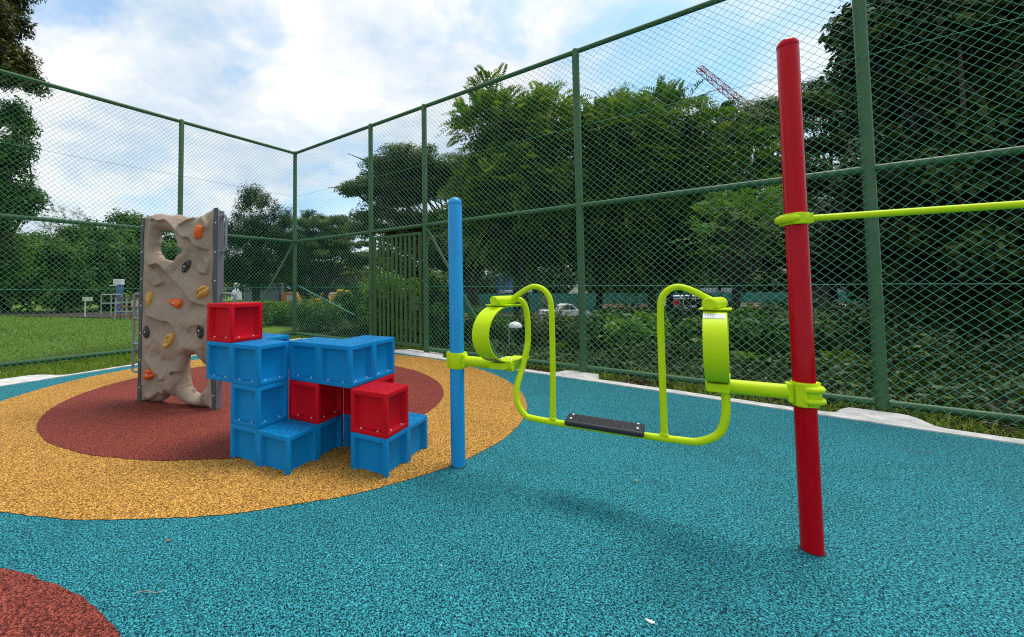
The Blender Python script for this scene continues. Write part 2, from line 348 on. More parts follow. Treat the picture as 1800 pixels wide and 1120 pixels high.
# ------------------------------------------------------------------ fences
FH, FM, FB = 5.22, 2.67, 0.078
def fence(label, d, posts, group=None, gate=None, skip=(), wires=True, braces=()):
    d = np.array(d)
    f = thing('chain_link_fence', label, 'fence', (C0[0]+d[0]*posts[0], C0[1]+d[1]*posts[0], 0), group)
    P = lambda s, z, o=0.0: Vector((C0[0]+d[0]*s+nn[0]*o, C0[1]+d[1]*s+nn[1]*o, z))
    nn = np.array([d[1], -d[0]])
    if nn @ (-C0) < 0: nn = -nn              # towards the playground
    for s in posts:
        if s in skip: continue
        MB().lathe(P(s, 0), [(0.055, -0.1), (0.055, FH+0.02), (0.045, FH+0.045), (0.02, FH+0.06)], 20).build('post', GREEN, f, True)
    e = posts[-1]; b0 = posts[0]
    for z, r_ in ((FH, 0.040), (FM, 0.040)):
        MB().tube([P(b0, z), P(e, z)], r_, 14).build('rail', GREEN, f, True)
    segs = list(zip(posts[:-1], posts[1:]))
    for a, b_ in segs:
        if gate and abs(a-gate[0]) < .01: continue
        MB().tube([P(a+0.05, FB), P(b_-0.05, FB)], 0.040, 14).build('rail', GREEN, f, True)
    for (s0, z0, s1, z1) in braces:
        MB().tube([P(s0, z0), P(s1, z1)], 0.030, 10).build('brace', GREEN, f, True)
    # woven wire: each wire runs diagonally, wires of the two families pass over each other
    q = 0.098; V = []; Fc = []; r_ = 0.0022; o0 = 0.046
    for (a, b_) in segs:
        if b_ - a < 0.2: continue
        z0 = FB - 0.07; z1 = FH-0.02
        if gate and abs(a-gate[0]) < .01: z0 = FM
        W_ = b_-a; Hh = z1-z0
        for fam in (1, -1):
            k = int(math.floor(-(Hh if fam == 1 else 0)/q))-1
            c = k*q
            while True:
                # line s = c + fam*z
                lo, hi = 0.0, Hh
                if fam == 1: lo = max(lo, -c); hi = min(hi, W_-c)
                else: lo = max(lo, c-W_); hi = min(hi, c)
                if fam == 1 and c > W_: break
                if fam == -1 and c-Hh > W_: break
                if hi-lo > 0.02:
                    nseg = max(1, int(math.ceil((hi-lo)/(1.3)))); zs = np.linspace(lo, hi, nseg+1)
                    ring = []
                    for z_ in zs:
                        wob = 0.004*math.sin(7.1*(a+c)+z_*1.7); p = P(a+c+fam*z_+wob, z0+z_, o0+0.0035*fam)
                        for t_, (u_, v_) in enumerate(((1, 0), (0, 1), (-1, 0), (0, -1))):
                            dd = Vector((d[0], d[1], 0)).cross(Vector((nn[0], nn[1], 0)))
                            side = (Vector((d[0], d[1], 0))*1 - dd*fam*0).normalized()
                            ring.append(p + Vector((nn[0], nn[1], 0))*(u_*r_) + side*(v_*r_*1.414))
                    k0 = len(V); V += [tuple(v) for v in ring]
                    for i in range(nseg):
                        for j in range(4): Fc.append((k0+i*4+j, k0+i*4+(j+1) % 4, k0+(i+1)*4+(j+1) % 4, k0+(i+1)*4+j))
                c += q
    link('wire_mesh', npmesh('wire_mesh', np.array(V), np.array(Fc), WIRE), f, True)
    for z in (1.38, 3.95):
        for a, b_ in segs:
            if gate and abs(a-gate[0]) < .01 and z < FM: continue
            MB().tube([P(a, z, o0+0.006), P((a+b_)/2, z-0.012, o0+0.006), P(b_, z, o0+0.006)], 0.0028, 6, False).build('tension_wire', WIRE, f)
    return f, P
fr, PR_ = fence('tall green wire mesh fence on the right holding the gate, with cars beyond', DR, [0, 3.057, 4.668, 7.805, 10.933, 14.06], gate=(3.057, 4.668), braces=[(4.70, FM-0.05, 6.3, FB)])
fl, PL_ = fence('tall green chain link fence on the left in front of the mown lawn', -OUT, [0, 3.107, 6.25, 9.4], skip=(0,), braces=[(0.04, FM-0.05, 1.6, FB)])
MB().tube([PR_(0.0, 1.42, -0.12), PR_(2.35, 0.68, -0.12)], 0.014, 8).build('brace', WIRE, fr, True)

# gate of upright bars
gate = thing('metal_gate', 'green metal gate of upright bars set in the fence behind the blue post', 'gate', tuple(PR_(3.12, 0)))
DRv = Vector((DR[0], DR[1], 0)); NRv = Vector((-OUT[0], -OUT[1], 0)); UPv = Vector((0, 0, 1)); AX = (DRv, NRv, UPv)
g0, g1, gb, gt = 3.15, 4.56, 0.10, 2.54
mb = MB()
for s in (g0+.03, g1-.03): mb.box(PR_(s, (gb+gt)/2), (0.06, 0.05, gt-gb), ax=AX)
for z in (gb+.03, gt-.03): mb.box(PR_((g0+g1)/2, z), (g1-g0-.124, 0.048, 0.06), ax=AX)
mb.build('frame', GREEN, gate, bevel=0.004)
for k in range(9):
    s = g0+.06 + (k+1)*(g1-g0-.12)/10
    MB().box(PR_(s, (gb+gt)/2), (0.060, 0.03, gt-gb-.124), ax=AX).build('bar', GREEN, gate, bevel=0.003)
lk = MB().box(PR_(4.40, 1.02, 0.03), (0.26, 0.02, 0.30), ax=AX).build('latch_plate', GREEN, gate, bevel=0.003)
MB().tube([PR_(4.36, 1.03, 0.055), PR_(4.66, 1.03, 0.055)], 0.014, 8).build('latch_bolt', GREEN, gate, True)
for z in (0.5, 1.25, 2.1):
    MB().box(PR_(3.125, z), (0.05, 0.07, 0.11), ax=AX).build('hinge', GREEN, gate, bevel=0.004)

# ------------------------------------------------------------------ block climber
BX = np.array([-0.8319, 3.1308]); BANG = -0.5377; BS = 0.3285; BH = 0.3259; BZ = -0.0457
BU = Vector((math.cos(BANG), math.sin(BANG), 0)); BV = Vector((-math.sin(BANG), math.cos(BANG), 0))
def bpos(i, j, k): return Vector((BX[0], BX[1], 0)) + BU*(i*BS) + BV*(j*BS) + Vector((0, 0, BH*k+BZ))
climber = thing('block_climber', 'stack of blue and red plastic cube blocks bolted into a climbing frame on the circles', 'climbing frame', tuple(bpos(-0.5, 1, 0).xy)+(0,))
def block(cells, k, mt, label=None, bot=False):
    mb = MB(); cs = set(cells); faces = []
    fw, dp, gp = 0.036, 0.040, 0.0012
    def P(i, j, z): return bpos(i, j, k+z)
    for (i, j) in cells:
        mb.add([P(i, j, 1), P(i+1, j, 1), P(i+1, j+1, 1), P(i, j+1, 1)], [(0, 1, 2, 3)])
        mb.add([P(i, j, 0.004), P(i+1, j, 0.004), P(i+1, j+1, 0.004), P(i, j+1, 0.004)], [(3, 2, 1, 0)])
        for (di, dj, a, b_) in ((0, -1, (i, j), (i+1, j)), (1, 0, (i+1, j), (i+1, j+1)), (0, 1, (i+1, j+1), (i, j+1)), (-1, 0, (i, j+1), (i, j))):
            if (i+di, j+dj) in cs: continue
            A = P(a[0], a[1], 0.004); B_ = P(b_[0], b_[1], 0.004); up_ = Vector((0, 0, BH*0.996)); X = (B_-A).normalized(); w_ = (B_-A).length
            inn = -(BU*di + BV*dj)
            q = [A, B_, B_+up_, A+up_]
            r1 = [A+X*fw+UPv*fw*0.9, B_-X*fw+UPv*fw*0.9, B_-X*fw+up_-UPv*fw, A+X*fw+up_-UPv*fw]
            fb = 0.010
            r2_ = [A+X*(fw+fb)+UPv*(fw+.004)+inn*dp, B_-X*(fw+fb)+UPv*(fw+.004)+inn*dp, B_-X*(fw+fb)+up_-UPv*(fw+fb)+inn*dp, A+X*(fw+fb)+up_-UPv*(fw+fb)+inn*dp]
            mb.add(q+r1+r2_, [(0, 1, 5, 4), (1, 2, 6, 5), (2, 3, 7, 6), (3, 0, 4, 7), (4, 5, 9, 8), (5, 6, 10, 9), (6, 7, 11, 10), (7, 4, 8, 11), (8, 9, 10, 11)])
            if k > 0: faces.append((A, X, w_, inn))
    me = mb.mesh('block', mt); bm = bmesh.new(); bm.from_mesh(me); bmesh.ops.remove_doubles(bm, verts=bm.verts, dist=0.0008); bm.to_mesh(me); bm.free()
    o = link('block', me, climber); 
    bv = o.modifiers.new('bevel', 'BEVEL'); bv.width = 0.0035; bv.segments = 2; bv.limit_method = 'ANGLE'; bv.angle_limit = R(30)
    for p in o.data.polygons: p.use_smooth = True
    if label: o['label'] = label
    for (A, X, w_, inn) in faces:
        for t_ in (0.27, 0.73):
            c = A + X*(w_*t_) + UPv*(fw+.0015) + inn*0.018
            MB().lathe(c, [(0.0095, -0.002), (0.009, 0.004), (0.005, 0.006)], 10).build('bolt', BOLT, o, True)
    return o
block([(-2, 0), (-1, 0), (-1, 1)], 0, BB, 'blue L-shaped ground block'); block([(0, 2), (1, 2), (1, 1)], 0, BB, 'blue L-shaped ground block')
block([(-2, 0)], 1, BB, 'blue single cube block'); block([(-1, 1)], 1, BR, 'red cube block'); block([(0, 2)], 1, BR, 'red cube block'); block([(1, 1)], 1, BR, 'red cube block')
block([(-3, 0), (-2, 0), (-3, 1)], 2, BB, 'blue L-shaped upper block'); block([(-1, 1), (0, 1), (0, 2)], 2, BB, 'blue L-shaped upper block')
block([(-3, 0)], 3, BR, 'red cube block on top of the stack')

# ------------------------------------------------------------------ posts, bar and swing
Bp = np.array([0.4498, 3.2960]); Rp = np.array([2.1511, 2.2357]); E2 = (Rp-Bp)/np.linalg.norm(Rp-Bp)
E = Vector((E2[0], E2[1], 0)); Mv = Vector((-E2[1], E2[0], 0)); Bv = Vector((Bp[0], Bp[1], 0)); DP = float(np.linalg.norm(Rp-Bp))
def Q(s, d, z): return Bv + E*s + Mv*d + Vector((0, 0, z))
def playpost(c, h, r_, m, label, name='post'):
    prof = [(r_, -0.1), (r_, h-r_*1.0-0.012), (r_*0.97, h-r_*1.0-0.009), (r_*0.97, h-r_*1.0-0.005), (r_*1.02, h-r_*1.0-0.002)]
    p = thing('playground_post', label, 'post', tuple(c))
    MB().lathe(c, prof, 48).build('pole', m, p, True)
    dome = [(r_*1.02*math.cos(a), h-r_*1.0-0.002+1.0*r_*math.sin(a)) for a in [R(x) for x in (0, 12, 25, 38, 50, 62, 74, 85)]]
    MB().lathe(c, dome, 48).build('cap', m, p, True)
    MB().lathe(c, [(r_+0.0005, 0.0), (r_+0.007, 0.0), (r_+0.006, 0.0035), (r_+0.0005, 0.004)], 48).build('foot_joint', BLACKR, p, True)
    return p
playpost(Q(0, 0, 0), 2.105, 0.0555, BLUEP, 'slim sky blue round post standing at the edge of the yellow circle')
playpost(Q(DP, 0, 0), 2.750, 0.0465, REDP, 'tall glossy red round post standing on the teal floor in front of the fence')

playpost(Q(DP+1.53, 0, 0), 2.750, 0.0465, REDP, 'tall red round post carrying the far end of the chin-up bar')

swing = thing('swing_platform', 'lime green standing swing with two curved handles hung between the blue and red posts', 'swing', tuple(Q(DP/2, 0, 0)))
Mt = (Mv + E*0.35)                       # direction in which the C springs open
def Qc(s, d, z): return Bv + E*s + Mt*d + Vector((0, 0, z))
AZ = 0.812
SL, SR = 0.385, 1.640
for side, s0, sc_ in ((-1, 0.0, SL), (1, DP, SR)):
    sg = 1 if side < 0 else -1
    # arm
    arm = MB().tube([Q(s0+sg*0.06, 0, AZ), Q(sc_+sg*0.06, 0.0, AZ)], 0.040, 20).build('arm', LIME, swing, True)
    # collar on the post
    cc = Q(s0, 0, AZ); r_ = 0.0555 if side < 0 else 0.0465
    MB().lathe(cc, [(r_+0.001, -0.062), (r_+0.007, -0.062), (r_+0.010, -0.056), (r_+0.010, 0.056), (r_+0.007, 0.062), (r_+0.001, 0.062)], 40).build('collar', LIME, swing, True)
    MB().box(Q(s0+sg*(r_+0.012), 0, AZ), (0.025, 0.075, 0.100), ax=(E, Mv, UPv)).build('collar_neck', LIME, swing, bevel=0.006)
    # outer half: clamp block with two round ribs facing away from the arm and towards the viewer
    dirs = (-E*sg*0.75 - Mv*0.66).normalized() if side > 0 else (-E*0.45 + Mv*0.9).normalized()
    tg = UPv.cross(dirs)
    cl = MB()
    for dz in (-0.030, 0.030):
        pts = [cc + dirs*((r_+0.019)*math.cos(a)) + tg*((r_+0.019)*math.sin(a)) + UPv*dz for a in [R(x) for x in range(-62, 63, 8)]]
        cl.tube(pts, [0.010]+[0.016]*(len(pts)-2)+[0.010], 12)
    cl.build('clamp_rib', LIME, swing, True)
    for a in (-1, 1):
        nd = (dirs*math.cos(R(72)) + tg*(a*math.sin(R(72)))).normalized(); tt = UPv.cross(nd)
        MB().box(cc + nd*(r_+0.012), (0.026, 0.046, 0.126), ax=(nd, tt, UPv)).build('clamp_lug', LIME, swing, bevel=0.008)
        for dz in (-0.032, 0.032):
            MB().lathe(cc + nd*(r_+0.012) + tt*(-a*0.020) + UPv*dz, [(0.009, 0), (0.009, 0.012), (0.006, 0.014)], 10, tuple(tt*(-a))).build('bolt', BOLT, swing, True)
    # C spring: flat strip bent round, open away from the camera
    hw = 0.060 if side < 0 else 0.054; th = 0.008; zt = 1.243; zb = 0.842;
    sk = 0.35 if side < 0 else 0.12; Ms = Mv + E*sk
    def Qs(s, d, z): return Bv + E*s + Ms*d + Vector((0, 0, z))
    zc = (zt+zb)/2; rz_ = (zt-zb)/2
    prof = [(0.115, zt), (0.05, zt), (0.0, zt)]
    prof += [(-0.03-0.225*math.sin(a), zc+rz_*math.cos(a)) for a in [R(x) for x in range(0, 181, 8)]]
    prof += [(0.0, zb), (0.06, zb+0.004), (0.115, zb+0.010)]
    vs = []; fs = []; m_ = len(prof)
    for i, (d_, z_) in enumerate(prof):
        a_, c_ = prof[max(i-1, 0)], prof[min(i+1, m_-1)]; tx, tz = c_[0]-a_[0], c_[1]-a_[1]; l_ = math.hypot(tx, tz); nx_, nz_ = -tz/l_, tx/l_
        for sw in (-hw, hw):
            for k in (-1, 1): vs.append(Qs(sc_+sw, d_+nx_*k*th/2, z_+nz_*k*th/2))
    for i in range(m_-1):
        a = i*4; b_ = a+4
        fs += [(a, a+2, b_+2, b_), (a+1, b_+1, b_+3, a+3), (a, b_, b_+1, a+1), (a+2, a+3, b_+3, b_+2)]
    fs += [(0, 1, 3, 2), (m_*4-4, m_*4-2, m_*4-1, m_*4-3)]
    sp_ = MB().add(vs, fs).build('bent_spring', LIME, swing, True)
    # flanges
    MB().box(Qs(sc_, 0.0, zt+0.009), (0.150, 0.20, 0.008), ax=(E, Ms.normalized(), UPv)).build('top_plate', LIME, swing, bevel=0.002)
    vb = MB()
    A0, A1 = Qs(sc_-hw, 0.02, zb-0.012), Qs(sc_+hw, 0.02, zb-0.012)
    B0, B1 = Qs(sc_-hw, 0.20, zb+0.010), Qs(sc_+hw, 0.20, zb+0.010)
    T0, T1 = Qs(sc_, 0.05, zb-0.095), Qs(sc_, 0.16, zb-0.085)
    vb.add([A0, A1, B1, B0, T0, T1], [(0, 1, 2, 3), (0, 4, 1), (1, 4, 5, 2), (2, 5, 3), (3, 5, 4, 0)])
    vb.build('bracket', LIME, swing)
    MB().box(Qs(sc_, -0.045, 0.815), (0.10, 0.13, 0.046), ax=(E, Ms.normalized(), UPv)).build('foot_plate', LIME, swing, bevel=0.004)
    for d_ in (0.02, 0.095):
        for q_ in (-0.035, 0.035):
            MB().lathe(Qs(sc_+q_, d_, zb+0.006), [(0.010, 0), (0.010, 0.007), (0.006, 0.010)], 10).build('bolt', BOLT, swing, True)
    # bearing tube
    c0, c1 = Qc(sc_, -0.115, 1.284), Qc(sc_, 0.105, 1.284)
    MB().tube([c0, c0+(c1-c0)*0.02, c1-(c1-c0)*0.02, c1], [0.031, 0.035, 0.035, 0.031], 24).build('bearing_tube', LIME, swing, True)
    if side > 0:
        th0 = R(24); lab = MB(); lp = []
        for i in range(5):
            a = R(24+i*3.2); d_ = -0.03-0.231*math.sin(a); z_ = zc+(rz_+0.006)*math.cos(a)
            lp += [Qs(sc_-0.052, d_, z_), Qs(sc_+0.046, d_, z_)]
        lab.add(lp, [(2*i, 2*i+1, 2*i+3, 2*i+2) for i in range(4)])
        lo = lab.build('label_sticker', LBL, swing)
        # lines of small print, too small to read in the photograph
        pr_ = MB(); rl = random.Random(3)
        for i in range(4):
            a = R(26+i*2.9); d_ = -0.03-0.2325*math.sin(a); z_ = zc+(rz_+0.0072)*math.cos(a); x_ = sc_-0.046
            while x_ < sc_+0.038:
                w_ = rl.uniform(0.003, 0.010); da = R(0.8)
                d2 = -0.03-0.2325*math.sin(a+da); z2 = zc+(rz_+0.0072)*math.cos(a+da)
                pr_.add([Qs(x_, d_, z_), Qs(x_+w_, d_, z_), Qs(x_+w_, d2, z2), Qs(x_, d2, z2)], [(0, 1, 2, 3)]); x_ += w_+0.003
        pr_.build('small_print', mat('print_grey', (0.3, 0.3, 0.3), 0.6), lo)
    else:
        lp = []
        for i in range(4):
            a = R(146+i*4); d_ = -0.03-0.231*math.sin(a); z_ = zc+(rz_+0.006)*math.cos(a)
            lp += [Qs(sc_-0.050, d_, z_), Qs(sc_+0.050, d_, z_)]
        MB().add(lp, [(2*i, 2*i+1, 2*i+3, 2*i+2) for i in range(3)]).build('label_sticker', STEEL, swing)
# the hanging frame
main = smoothcurve([Q(0.44, 0.09, 1.292), Q(0.475, 0.11, 1.285), Q(0.508, 0.125, 1.235), Q(0.522, 0.130, 1.12), Q(0.520, 0.125, 0.96), Q(0.492, 0.085, 0.80), Q(0.466, 0.02, 0.665), Q(0.468, 0.0, 0.56), Q(0.515, 0, 0.478), Q(0.60, 0, 0.452),
                    Q(1.0, 0, 0.452), Q(1.44, 0, 0.462), Q(1.55, 0, 0.478), Q(1.635, 0, 0.54), Q(1.668, 0, 0.65), Q(1.672, 0.02, 0.80), Q(1.68, 0.07, 1.0), Q(1.685, 0.09, 1.18), Q(1.67, 0.06, 1.27)], 8)
fr_ = MB().tube(main, 0.0215, 16).build('hanging_frame', LIME, swing, True)
h1 = smoothcurve([Q(0.43, 0.06, 1.295), Q(0.47, 0.045, 1.318), Q(0.54, 0.02, 1.362), Q(0.605, 0, 1.386), Q(0.665, 0, 1.368), Q(0.710, 0, 1.31), Q(0.722, 0, 1.22), Q(0.724, 0, 1.05), Q(0.722, 0, 0.8), Q(0.716, 0, 0.47)], 8)
MB().tube(h1, 0.0190, 16).build('handle', LIME, swing, True)
h2 = smoothcurve([Q(1.655, 0.02, 1.283), Q(1.60, 0.01, 1.315), Q(1.53, 0, 1.358), Q(1.465, 0, 1.380), Q(1.415, 0, 1.362), Q(1.378, 0, 1.31), Q(1.368, 0, 1.22), Q(1.366, 0, 1.05), Q(1.366, 0, 0.8), Q(1.366, 0, 0.475)], 8)
MB().tube(h2, 0.0190, 16).build('handle', LIME, swing, True)
for s_w, z_w in ((0.716, 0.474), (1.366, 0.484)):
    MB().tube([Q(s_w, 0, z_w-0.004), Q(s_w, 0, z_w+0.002), Q(s_w, 0, z_w+0.010)], [0.0245, 0.0235, 0.0195], 20).build('weld', LIME, swing, True)
# foot board
s0, s1 = 0.806, 1.262; zt_ = 0.504
bd = MB(); bd.box(Q((s0+s1)/2, 0.0, zt_-0.019), (s1-s0, 0.190, 0.036), ax=(E, Mv, UPv))
fb_ = bd.build('foot_board', BLACKR, swing, bevel=0.012, seg=3)
for d_ in (-0.065, -0.045, -0.025, -0.005, 0.015, 0.035, 0.055):
    MB().box(Q((s0+s1)/2, d_, zt_-0.0005), (s1-s0-0.15, 0.010, 0.006), ax=(E, Mv, UPv)).build('tread_ridge', BLACKR, fb_, bevel=0.002)
for s_c in (s0+0.035, s1-0.035):
    MB().box(Q(s_c, 0, zt_+0.0005), (0.040, 0.150, 0.008), ax=(E, Mv, UPv)).build('end_pad', BLACKR, fb_, bevel=0.003)
    for d_ in (-0.048, 0.048): MB().lathe(Q(s_c, d_, zt_+0.004), [(0.0085, 0), (0.0085, 0.004), (0.005, 0.006)], 12).build('bolt', BOLT, fb_, True)
MB().box(Q((s0+s1)/2, 0, zt_-0.043), (s1-s0-0.02, 0.13, 0.010), ax=(E, Mv, UPv)).build('board_bracket', LIME, swing, bevel=0.003)

# chin-up bar clamped to the red post and running out of the picture
BZ_ = 1.743
bar = thing('chin_up_bar', 'thin lime green horizontal bar clamped high on the red post and running right', 'exercise bar', tuple(Q(DP, 0, BZ_)))
MB().tube([Q(DP+0.045, 0, BZ_), Q(DP+1.5, 0, BZ_)], 0.0175, 16).build('bar', LIME, bar, True)
cc = Q(DP, 0, BZ_); r_ = 0.0465
MB().lathe(cc, [(r_+0.001, -0.030), (r_+0.007, -0.030), (r_+0.009, -0.026), (r_+0.009, 0.026), (r_+0.007, 0.030), (r_+0.001, 0.030)], 40).build('collar', LIME, bar, True)
MB().box(Q(DP+0.056, 0, BZ_), (0.02, 0.045, 0.056), ax=(E, Mv, UPv)).build('collar_neck', LIME, bar, bevel=0.005)
dirs = (-E*0.93 - Mv*0.36).normalized(); tg = UPv.cross(dirs)
pts = [cc + dirs*((r_+0.020)*math.cos(a)) + tg*((r_+0.020)*math.sin(a)) for a in [R(x) for x in range(-70, 71, 7)]]
MB().tube(pts, [0.012, 0.017]+[0.021]*(len(pts)-4)+[0.017, 0.012], 14).build('clamp_rib', LIME, bar, True)
for a in (-1, 1):
    nd = (dirs*math.cos(R(66)) + tg*(a*math.sin(R(66)))).normalized(); tt = UPv.cross(nd)
    MB().box(cc + nd*(r_+0.012), (0.024, 0.045, 0.062), ax=(nd, tt, UPv)).build('clamp_lug', LIME, bar, bevel=0.007)
    MB().lathe(cc + nd*(r_+0.012) + tt*(-a*0.02), [(0.009, 0), (0.009, 0.012), (0.006, 0.014)], 10, tuple(tt*(-a))).build('bolt', BOLT, bar, True)

exec_wall = True
# ------------------------------------------------------------------ climbing wall
WA = R(-19.47); WO = Vector((-3.2132, 5.1658, 0)) - Vector((math.sin(WA), -math.cos(WA), 0))*0.055; WU = Vector((math.cos(WA), math.sin(WA), 0)); WN = Vector((math.sin(WA), -math.cos(WA), 0))  # WN towards viewer
def WP(u, z, d=0.0): return WO + WU*u + WN*d + Vector((0, 0, z))
wall = thing('climbing_wall', 'tan sculpted rock climbing panel with coloured holds standing on the dark red circle', 'climbing wall', tuple(WP(0.6, 0, -0.05)))
hole1 = [(0.257, 2.105), (0.34, 2.10), (0.422, 2.094), (0.504, 2.066), (0.528, 2.041), (0.546, 1.979), (0.585, 1.93), (0.62, 1.878), (0.653, 1.816), (0.60, 1.80), (0.574, 1.775), (0.556, 1.721), (0.512, 1.698), (0.43, 1.725), (0.36, 1.735), (0.315, 1.75), (0.273, 1.791), (0.228, 1.843), (0.228, 1.905), (0.245, 1.95), (0.240, 2.02)]
hole2 = [(0.74, 0.593), (0.80, 0.612), (0.878, 0.605), (0.94, 0.545), (1.016, 0.467), (1.032, 0.352), (1.012, 0.236), (0.97, 0.19), (0.932, 0.155), (0.89, 0.145), (0.848, 0.165), (0.77, 0.241), (0.737, 0.356), (0.727, 0.497)]
outline = [(0.042, 2.27), (0.074, 2.298), (0.185, 2.304), (0.335, 2.301), (0.434, 2.268), (0.50, 2.272), (0.563, 2.281), (0.644, 2.250), (0.691, 2.240), (0.801, 2.222), (0.86, 2.232), (0.939, 2.255), (1.014, 2.290), (1.08, 2.305), (1.135, 2.315),
           (1.135, 1.6), (1.135, 0.8), (1.135, 0.0), (0.949, 0.022), (0.86, 0.030), (0.752, 0.028), (0.68, 0.036), (0.627, 0.052), (0.547, 0.104), (0.499, 0.150), (0.455, 0.115), (0.404, 0.070), (0.36, 0.03), (0.308, 0.012), (0.193, 0.008), (0.093, 0.014), (0.042, 0.02), (0.036, 0.8), (0.036, 1.6)]
def seg_dist(U, Z, poly, closed):
    P = np.array(poly); A = P if closed else P[:-1]; B_ = np.roll(P, -1, 0) if closed else P[1:]
    best = np.full(U.shape, 9.0); sgn = np.zeros(U.shape); cx = np.zeros(U.shape); cz = np.zeros(U.shape); tt_ = np.zeros(U.shape)
    tot = 0; lens = np.hypot(*(B_-A).T); cum = np.concatenate([[0], np.cumsum(lens)]); T = cum[-1]
    for k, (a, b_) in enumerate(zip(A, B_)):
        e = b_-a; l2 = e@e
        t_ = np.clip(((U-a[0])*e[0]+(Z-a[1])*e[1])/l2, 0, 1); px_ = a[0]+t_*e[0]; pz_ = a[1]+t_*e[1]; d_ = np.hypot(U-px_, Z-pz_)
        m_ = d_ < best; best = np.where(m_, d_, best); cx = np.where(m_, px_, cx); cz = np.where(m_, pz_, cz)
        cr = e[0]*(Z-a[1])-e[1]*(U-a[0]); sgn = np.where(m_, np.sign(cr), sgn); tt_ = np.where(m_, (cum[k]+t_*lens[k])/T, tt_)
    return best, sgn, cx, cz, tt_
def inside(U, Z, poly):
    r_ = np.zeros(U.shape, bool); n_ = len(poly)
    for i in range(n_):
        (x1, y1), (x2, y2) = poly[i], poly[(i+1) % n_]
        c_ = ((y1 > Z) != (y2 > Z)); 
        with np.errstate(divide='ignore', invalid='ignore'): xi = (x2-x1)*(Z-y1)/((y2-y1) if y2 != y1 else 1e-9)+x1
        r_ ^= c_ & (U < xi)
    return r_
hs = 0.0085
us = np.arange(0.03, 1.145, hs); zs = np.arange(-0.004, 2.325, hs); U, Z = np.meshgrid(us, zs); nu, nz = len(us), len(zs)
vis = inside(U, Z, outline) & ~inside(U, Z, hole1) & ~inside(U, Z, hole2)
dmin = np.full(U.shape, 9.0)
SX, SZ = U.copy(), Z.copy()
for poly in (outline, hole1, hole2):
    d_, s_g, cx_, cz_, _ = seg_dist(U, Z, poly, True)
    sn = (d_ < hs*0.62) & (d_ < dmin); SX = np.where(sn, cx_, SX); SZ = np.where(sn, cz_, SZ); dmin = np.minimum(dmin, d_)
d1, _, _, _, _ = seg_dist(U, Z, hole1, True); d2, _, _, _, _ = seg_dist(U, Z, hole2, True); do, _, _, _, _ = seg_dist(U, Z, outline, True)
Hf = np.zeros(U.shape)
